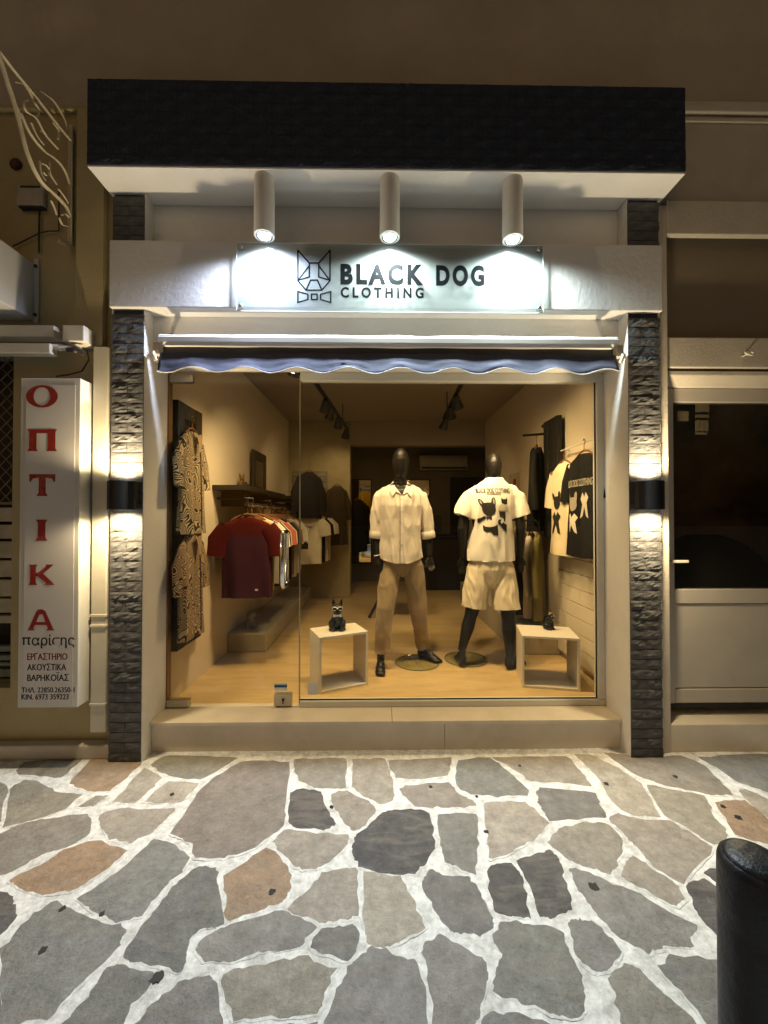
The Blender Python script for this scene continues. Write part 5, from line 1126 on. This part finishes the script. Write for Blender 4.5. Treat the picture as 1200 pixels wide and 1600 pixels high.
# left rail
LR = 'shirts hanging on the left rail'
M_MAR, M_MAR2 = cloth('maroon', (0.055, 0.014, 0.024)), cloth('dark red', (0.075, 0.006, 0.005))
railx = -1.135
M_DARKW = mat('black stained wood', (0.012, 0.010, 0.008), 0.65, 0.25, 14, 0.3, 40, stretch=(1, 6, 6))
zr = 1.615
rail = thing('clothes_rail', 'black clothes rail under the shelf on the left wall', 'clothes rail', (railx, 0.95, zr))
MB().tube([(railx, 0.93, zr), (railx, 2.45, zr)], .010, 10).build('bar', M_BLACK, rail, smooth=True)
for yy in (1.15, 1.75, 2.35): MB().tube([(railx, yy, zr), (railx, yy, zr+.05), (IXL+.001, yy, zr+.05)], .009, 8).build('rail_bracket', M_BLACK, rail, smooth=True)
COLS = [('maroon', None), ('yellow', (.62, .42, .05)), ('sage green', (.24, .26, .14)), ('white', (.70, .66, .56)), ('black', (.010, .0095, .009)), ('cream', (.62, .54, .40)), ('salmon red', (.42, .10, .06)), ('blue grey', (.14, .19, .21)), ('sand', (.50, .40, .26)), ('navy black', (.018, .018, .025)), ('ivory', (.66, .58, .44)), ('brown', (.16, .09, .045)), ('stone', (.42, .36, .27)), ('charcoal', (.03, .028, .025)), ('pale grey', (.5, .47, .40)), ('tan', (.38, .26, .14)), ('off white', (.68, .62, .50))]
for i, (nm, c) in enumerate(COLS):
    y = 0.99 + i*0.088
    W = .40 if i else .43; m = M_MAR if i == 0 else cloth(nm, c)
    lab = 'maroon short sleeved shirt with dark red sleeves hanging frontmost on the left rail' if i == 0 else '%s shirt hanging on the left rail, %s behind the maroon one' % (nm, ['', 'first', 'second', 'third', 'fourth', 'fifth', 'sixth', 'seventh', 'eighth', 'ninth', 'tenth', 'eleventh', 'twelfth', 'thirteenth', 'fourteenth', 'fifteenth', 'sixteenth'][i])
    e, T, bo = garment('hanging_shirt', lab, 'shirt', (railx+.012*math.sin(i*2.3), y, zr-.122), W, .69 if i == 0 else .60+.07*((i*37) % 5)/4, 0.06 if i == 0 else random.uniform(-.08, .08), m, .25 if i == 0 else .20, M_MAR2 if i == 0 else None, .028 if i == 0 else .022, LR, i, slw=.095 if i == 0 else .075)
    if i == 0:
        # yoke and label
        y0 = bo.data.vertices; f = [p for p in bo.data.polygons if p.center.z > T(0, 0, -.16).z]
        bo.data.materials.append(M_MAR2)
        for p in f: p.material_index = 1
        MB().box(railx+.09, railx+.115, y-.072, y-.070, zr-.122-.62, zr-.122-.605).build('woven_label', M_PWHITE, e)
# second rail further back with printed T-shirts
rail2 = thing('clothes_rail', 'black clothes rail further back on the left wall', 'clothes rail', (-1.12, 2.75, 1.70))
MB().tube([(-1.12, 2.70, 1.66), (-1.12, 3.8, 1.66)], .010, 10).build('bar', M_BLACK, rail2, smooth=True)
for yy in (2.9, 3.6): MB().tube([(-1.12, yy, 1.66), (-1.12, yy, 1.70), (IXL+.001, yy, 1.70)], .009, 8).build('rail_bracket', M_BLACK, rail2, smooth=True)
for i, (nm, c) in enumerate((('white', (.62, .56, .44)), ('black', (.010, .0095, .009)), ('ivory', (.55, .49, .38)), ('beige', (.45, .37, .25)))):
    e, T, bo = garment('hanging_t_shirt', ['white T-shirt with black dog print hanging on the rear left rail', 'black T-shirt second on the rear left rail', 'ivory T-shirt third on the rear left rail', 'beige T-shirt last on the rear left rail'][i], 't-shirt', (-1.0+.02*i, 2.95+i*.16, 1.52), .46, .66, .1, cloth('back ' + nm, c), .2, None, .035, 'T-shirts on the rear left rail', i+30, slw=.10)
    if i == 0:
        wrap('dog_print', shape2d([[(x, -y) for x, y in FB]]), (-1.06, -.94, 1.20, 1.32), M_PRINT, e, bo, 2.5, 1); wrap('lettering', text2d('BLACK DOG', .02), (-1.09, -.90, 1.345, 1.375), M_PRINT, e, bo, 2.5, 1)
        wrap('dog_print', shape2d([[(0,0),(1,0),(1,.7),(.6,1),(.3,.6),(0,.8)]]), (-1.05, -.95, 1.06, 1.17), M_PRINT, e, bo, 2.5, 1)
# shelves
def shelf(name, label, x0, x1, y0, y1, z, cubby):
    e = thing(name, label, 'shelf', ((x0+x1)/2, (y0+y1)/2, z))
    box('board', x0, x1, y0, y1, z, z+.045, M_DARKW, e, 0.004)
    for yy in (y0+.20, (y0+y1)/2+.1, y1-.06): box('upright', x0+.001, x1-.04, yy, yy+.03, z-.14, z-.0005, M_DARKW, e, 0.003)
    box('lower_rail', x1-.07, x1-.04, y0+.235, y1-.065, z-.14, z-.115, mat('grey shelf edge', (.22, .19, .14), .6), e, 0.002)
    return e
shelf('wall_shelf', 'long dark wooden wall shelf above the left clothes rail', IXL+.001, -1.17, 1.04, 2.55, 1.735, True)
shelf('wall_shelf', 'short dark wooden wall shelf further back on the left wall', IXL+.001, -1.17, 2.85, 3.8, 1.735, True)
pt = at(421, 777, z=1.78); dog('small brown dog figurine standing on the left wall shelf', (max(-1.40, min(pt.x, -1.25)), 1.62, 1.781), 0.165, 0.6, M_DOGB, None, False, None)
sgn = thing('shelf_letters', 'row of tiny dark standing letters on the left wall shelf', 'ornament', (-1.3, 1.34, 1.781))
for i in range(5): MB().box(-1.27, -1.262, 1.27+i*.035, 1.295+i*.035, 1.781, 1.781+(.06, .035, .05, .032, .04)[i]).build('letter', M_BLACK, sgn)
fr = thing('ornate_frame', 'dark carved wooden frame leaning on the left wall shelf', 'frame', (-1.4, 2.3, 1.781))
for y0, y1, z0, z1 in ((2.00, 2.08, 1.781, 2.26), (2.42, 2.50, 1.781, 2.26), (2.081, 2.419, 2.16, 2.26), (2.081, 2.419, 1.781, 1.85)): box('frame_bar', -1.43, -1.395, y0, y1, z0, z1, M_DARKW, fr, 0.01)
box('frame_panel', -1.43, -1.415, 2.081, 2.419, 1.851, 2.159, mat('faded print', (.10, .085, .06), .8, .4, 20), fr, 0)

# lattice panels on both side walls
def lattice(label, x, s, y0, y1, z0, z1, wins):
    e = thing('lattice_panel', label, 'panel', (x, (y0+y1)/2, z0)); t = .045; xa, xb = (x, x+t) if s > 0 else (x-t, x)
    w = .10
    box('stile', xa, xb, y0, y0+w, z0, z1, M_DARKW, e, 0.004); box('stile', xa, xb, y1-w, y1, z0, z1, M_DARKW, e, 0.004)
    zs = [z0] + [q for wn_ in wins for q in wn_] + [z1]
    for a_, b_ in zip(zs[0::2], zs[1::2]): box('rail', xa+.004, xb-.004, y0+w+.001, y1-w-.001, a_, b_, M_DARKW, e, 0.003)
    for wa, wb in wins:
        nn = max(3, int((wb-wa)/.05))
        for i in range(1, nn): box('lattice_bar', xa+.012, xb-.012, y0+w+.001, y1-w-.001, wa+(wb-wa)*i/nn-.008, wa+(wb-wa)*i/nn+.008, M_DARKW, e, 0)
        for i in range(1, 4): box('lattice_bar', xa+.010, xb-.014, y0+w+(y1-y0-2*w)*i/4-.008, y0+w+(y1-y0-2*w)*i/4+.008, wa+.001, wb-.001, M_DARKW, e, 0)
    return e
lattice('tall black lattice shutter on the left wall behind two swirl patterned shirts', IXL+.002, 1, .36, .74, .55, 2.33, [(.63, .80), (2.02, 2.22)])
lattice('black lattice shutter on the right wall beside a dark hanging coat', IXR-.040, -1, 1.17, 1.48, 1.30, 2.44, [(1.45, 2.34)])
Z1 = zebra_mat('swirl print dark', (.022, .018, .014), (.55, .43, .27), 3.0); Z2 = zebra_mat('swirl print brown', (.06, .032, .018), (.50, .36, .22), 8.0)
for lab, z, m, sd in (('black and tan swirl patterned shirt hanging upper on the left lattice', 2.12, Z1, 1), ('brown and tan swirl patterned shirt hanging lower on the left lattice', 1.37, Z2, 5)):
    e, T, bo = garment('patterned_shirt', lab, 'shirt', (IXL+.092, .475, z), .345, .745, PI/2, m, .33, None, .028, 'patterned shirts on the left lattice', sd, slw=.062)
    MB().add([T(-.05, -.052, -.005), T(0, -.066, -.16), T(.05, -.052, -.005), T(0, -.04, -.02)], [(0, 1, 2, 3)]).build('open_neck', cloth('neck lining', (.32, .22, .13)), e)
    MB().tube([T(0, -.06, -.15), T(.002, -.066, -.4), T(0, -.072, -.70)], .004, 6).build('front_seam', M_DARKW, e)
# shirts and coat at right
HRt = 'T-shirts hanging on the plank cladding'
rl = thing('display_rail', 'thin white rail with hooks along the plank wall at right', 'rail', (IXR-.05, .8, 2.06))
MB().tube([(IXR-.07, .40, 2.10), (IXR-.07, 1.13, 2.10)], .006, 8).build('bar', M_ALU, rl); 
for yy in (.42, 1.10): MB().tube([(IXR-.07, yy, 2.10), (IXR-.001, yy, 2.10)], .006, 8).build('bar_support', M_ALU, rl)
e, T, bo = garment('hanging_t_shirt', 'cream long T-shirt with black dog print hanging on the plank wall', 't-shirt', (IXR-.115, .98, 1.965), .44, .80, -PI/2, cloth('cream tee', (.66, .55, .36)), .30, None, .04, HRt, 41, slw=.10)
e2, T2, bo2 = garment('hanging_t_shirt', 'black T-shirt with white dog print hanging nearest the window at right', 't-shirt', (IXR-.135, .60, 1.985), .46, .80, -PI/2, cloth('black tee', (.009, .0085, .008)), .28, None, .045, HRt, 44, slw=.10)
def side_print(e, T, bo, shape, u0, u1, v0, v1, m, nm):
    uv, fs = fit(shape, u0, u1, v0, v1); tm = bo.data; tr_ = BVHTree.FromPolygons([v.co for v in tm.vertices], [tuple(p.vertices) for p in tm.polygons])
    me = bpy.data.meshes.new(nm); me.from_pydata([T(u, -.3, v) for u, v in uv], [], fs); bm = bmesh.new(); bm.from_mesh(me); bmesh.ops.triangulate(bm, faces=bm.faces)
    for _ in range(2):
        ed = [q for q in bm.edges if q.calc_length() > .02]
        if ed: bmesh.ops.subdivide_edges(bm, edges=ed, cuts=1); bmesh.ops.triangulate(bm, faces=bm.faces)
    d = T(0, 1, 0)-T(0, 0, 0)
    for v in bm.verts:
        h = tr_.ray_cast(v.co, d)
        if h[0] is not None: v.co = h[0]-d*.005
    bm.to_mesh(me); bm.free(); me.materials.append(m); link(bpy.data.objects.new(nm, me), e)
S_DOG = shape2d([[(x, -y) for x, y in FB]])
S_BODY = shape2d([[(0,0),(.3,.1),(.5,.45),(.75,.1),(1,.0),(.8,.6),(1,.8),(.7,1),(.5,.8),(.3,1),(0,.75),(.25,.55)]])
M_PW = mat('white screen print', (.62, .55, .43), .8)
side_print(e, T, bo, S_DOG, -.13, .02, -.40, -.24, M_PRINT, 'dog_print'); side_print(e, T, bo, S_BODY, -.12, .03, -.62, -.42, M_PRINT, 'dog_print'); side_print(e, T, bo, S_DOG, .05, .13, -.36, -.26, M_PRINT, 'dog_print')
side_print(e2, T2, bo2, text2d('BLACK DOG CLOTHING', 0, 1.08), -.19, .19, -.25, -.195, M_PW, 'lettering')
side_print(e2, T2, bo2, S_DOG, -.15, -.01, -.44, -.29, M_PGREY, 'dog_print'); side_print(e2, T2, bo2, S_BODY, -.15, .01, -.62, -.46, M_PW, 'dog_print'); side_print(e2, T2, bo2, S_BODY, .04, .14, -.50, -.30, M_PW, 'dog_print')
pg = thing('wall_peg', 'black rod sticking out of the right wall holding a dark coat', 'peg', (IXR, 1.7, 2.30))
MB().tube([(IXR-.001, 1.52, 2.34), (1.46, 1.52, 2.32)], .012, 8).build('rod', M_BLACK, pg); MB().ball((IXR-.08, 1.50, 2.41), .018).build('knob', M_BLACK, pg)
garment('hanging_coat', 'long black coat hanging from the rod on the right wall', 'coat', (1.60, 1.52, 2.195), .34, .84, 1.05, cloth('black coat', (.009, .0085, .008)), .55, None, .06, None, 51, True)
rail3 = thing('clothes_rail', 'black clothes rail low on the right wall', 'clothes rail', (1.5, 1.5, 1.46))
MB().tube([(1.5, 1.30, 1.46), (1.5, 2.6, 1.46)], .010, 10).build('bar', M_BLACK, rail3, smooth=True)
for yy in (1.45, 2.5): MB().tube([(1.5, yy, 1.46), (IXR-.001, yy, 1.46)], .009, 8).build('rail_bracket', M_BLACK, rail3, smooth=True)
for i, (nm, c, x, y, r) in enumerate((('olive', (.22, .19, .07), 1.56, 1.40, 1.05), ('white', (.62, .54, .40), 1.53, 1.51, 1.0), ('brown black', (.040, .030, .020), 1.50, 1.64, .95), ('charcoal', (.045, .038, .026), 1.49, 1.80, .9), ('dark green', (.03, .035, .02), 1.49, 1.98, .9), ('black', (.010, .0095, .009), 1.49, 2.2, .85))):
    garment('hanging_garment', ['olive long shirt nearest on the right rail', 'white long shirt second on the right rail', 'brown black long shirt third on the right rail', 'charcoal long shirt fourth on the right rail', 'dark green long shirt fifth on the right rail', 'black long shirt last on the right rail'][i], 'shirt', (x, y, 1.335), .36, .82, r, cloth('right ' + nm, c), .5, None, .035, 'long shirts on the right rail', 60+i, slw=.075)
po = box('poster', IXR-.012, IXR-.002, 2.35, 2.75, 1.62, 2.05, mat('cream poster paper', (.50, .40, .30), .8), None, 0); tag(po, 'small cream poster with reddish handwriting on the right wall', 'poster')
box('poster_print', IXR-.0145, IXR-.0125, 2.48, 2.58, 1.65, 1.98, mat('reddish poster print', (.22, .05, .03), .8, .4, 20), po, 0); box('poster_print', IXR-.0145, IXR-.0125, 2.42, 2.70, 1.85, 1.88, MATS['reddish poster print'], po, 0)

# things in the dark back of the shop
ac = thing('air_conditioner', 'wall air conditioner high on the back wall', 'air conditioner', (0, IYB, 0)); p, q = at(656, 734, y=IYB-.2), at(731, 711, y=IYB-.2)
box('case', p.x, q.x, IYB-.2, IYB-.001, p.z, q.z, mat('ivory plastic', (.42, .37, .28), .5), ac, 0.02); box('outlet', p.x+.03, q.x-.03, IYB-.206, IYB-.2005, p.z+.02, p.z+.06, M_CORE, ac, 0)
M_MIRR = mat('mirror', (.85, .85, .83), 0.02, 0, metal=1.0)
for i, (a_, b_, c_, d_, lab) in enumerate(((547, 581, 749, 880, 'tall dark framed mirror at the back left of the shop'), (636, 672, 749, 880, 'tall framed mirror behind the shirt mannequin'))):
    p, q = at(a_, d_, y=IYB-.05), at(b_, c_, y=IYB-.05); e = thing('wall_mirror', lab, 'mirror', ((p.x+q.x)/2, IYB, p.z))
    box('glass', p.x+.02, q.x-.02, IYB-.04, IYB-.01, p.z+.02, q.z-.02, M_MIRR, e, 0)
    for u in ((p.x, p.x+.019, p.z, q.z), (q.x-.019, q.x, p.z, q.z), (p.x+.0195, q.x-.0195, q.z-.019, q.z), (p.x+.0195, q.x-.0195, p.z, p.z+.019)): box('frame_bar', u[0], u[1], IYB-.055, IYB-.008, u[2], u[3], M_DARKW, e, 0.003)
p, q = at(704, 912, y=IYB-.03), at(762, 746, y=IYB-.03)
bd_ = thing('back_door', 'dark door in the back wall right of the air conditioner', 'door', ((p.x+q.x)/2, IYB, ZF)); box('leaf', p.x, q.x, IYB-.05, IYB-.002, ZF+.002, q.z, M_DARKW, bd_, 0.005); MB().ball((p.x+.08, IYB-.08, 1.2), .03).build('knob', M_STEEL, bd_)
dk = thing('counter', 'dark sales counter at the back of the shop', 'counter', (1.0, 4.8, ZF)); box('body', .62, 1.7, 4.6, 5.2, ZF+.001, 1.12, M_DARKW, dk, 0.01); box('worktop', .58, 1.74, 4.56, 5.24, 1.121, 1.16, M_DARKW, dk, 0.006)
box('screen', .75, 1.15, 4.8, 4.83, 1.22, 1.52, M_BLACK, dk, 0.006); box('screen_foot', .90, 1.0, 4.78, 4.86, 1.161, 1.2195, M_BLACK, dk, 0.003)
# wooden trestle stand half hidden by the trousers
ts = thing('trestle_stand', 'dark wooden trestle table standing behind the khaki trousers', 'table', (at(610, 965, z=ZF).x, 2.5, ZF))
T0 = at(627, 890, y=2.45)
for px, py in ((577, 966), (645, 958), (640, 935), (600, 930)):
    g_ = at(px, py, z=ZF); MB().tube([(T0.x+(g_.x-T0.x)*.12, T0.y+(g_.y-T0.y)*.12, T0.z+.05), (g_.x, g_.y, ZF+.012)], [.026, .020], 8).build('leg', M_DARKW, ts)
box('table_top', T0.x-.30, T0.x+.30, T0.y-.25, T0.y+.25, T0.z+.05, T0.z+.085, M_DARKW, ts, 0.006)
# dark coats at the rear left
for i, (px, y, z, c) in enumerate(((483, 2.9, 2.10, (.014, .016, .022)), (527, 3.75, 1.98, (.05, .035, .022)), (560, 4.6, 1.80, (.010, .0095, .009)))):
    xx = at(px, 760, y=y).x; garment('hanging_coat', ['navy coat hanging above the rear left rail', 'brown long coat hanging at the rear left pilaster', 'black garment hanging before the back left mirror'][i], 'coat', (xx, y, z), .30, .62+.3*(i > 0), .7, cloth('rear coat %d' % i, c), .45, None, .07, None, 80+i, True)
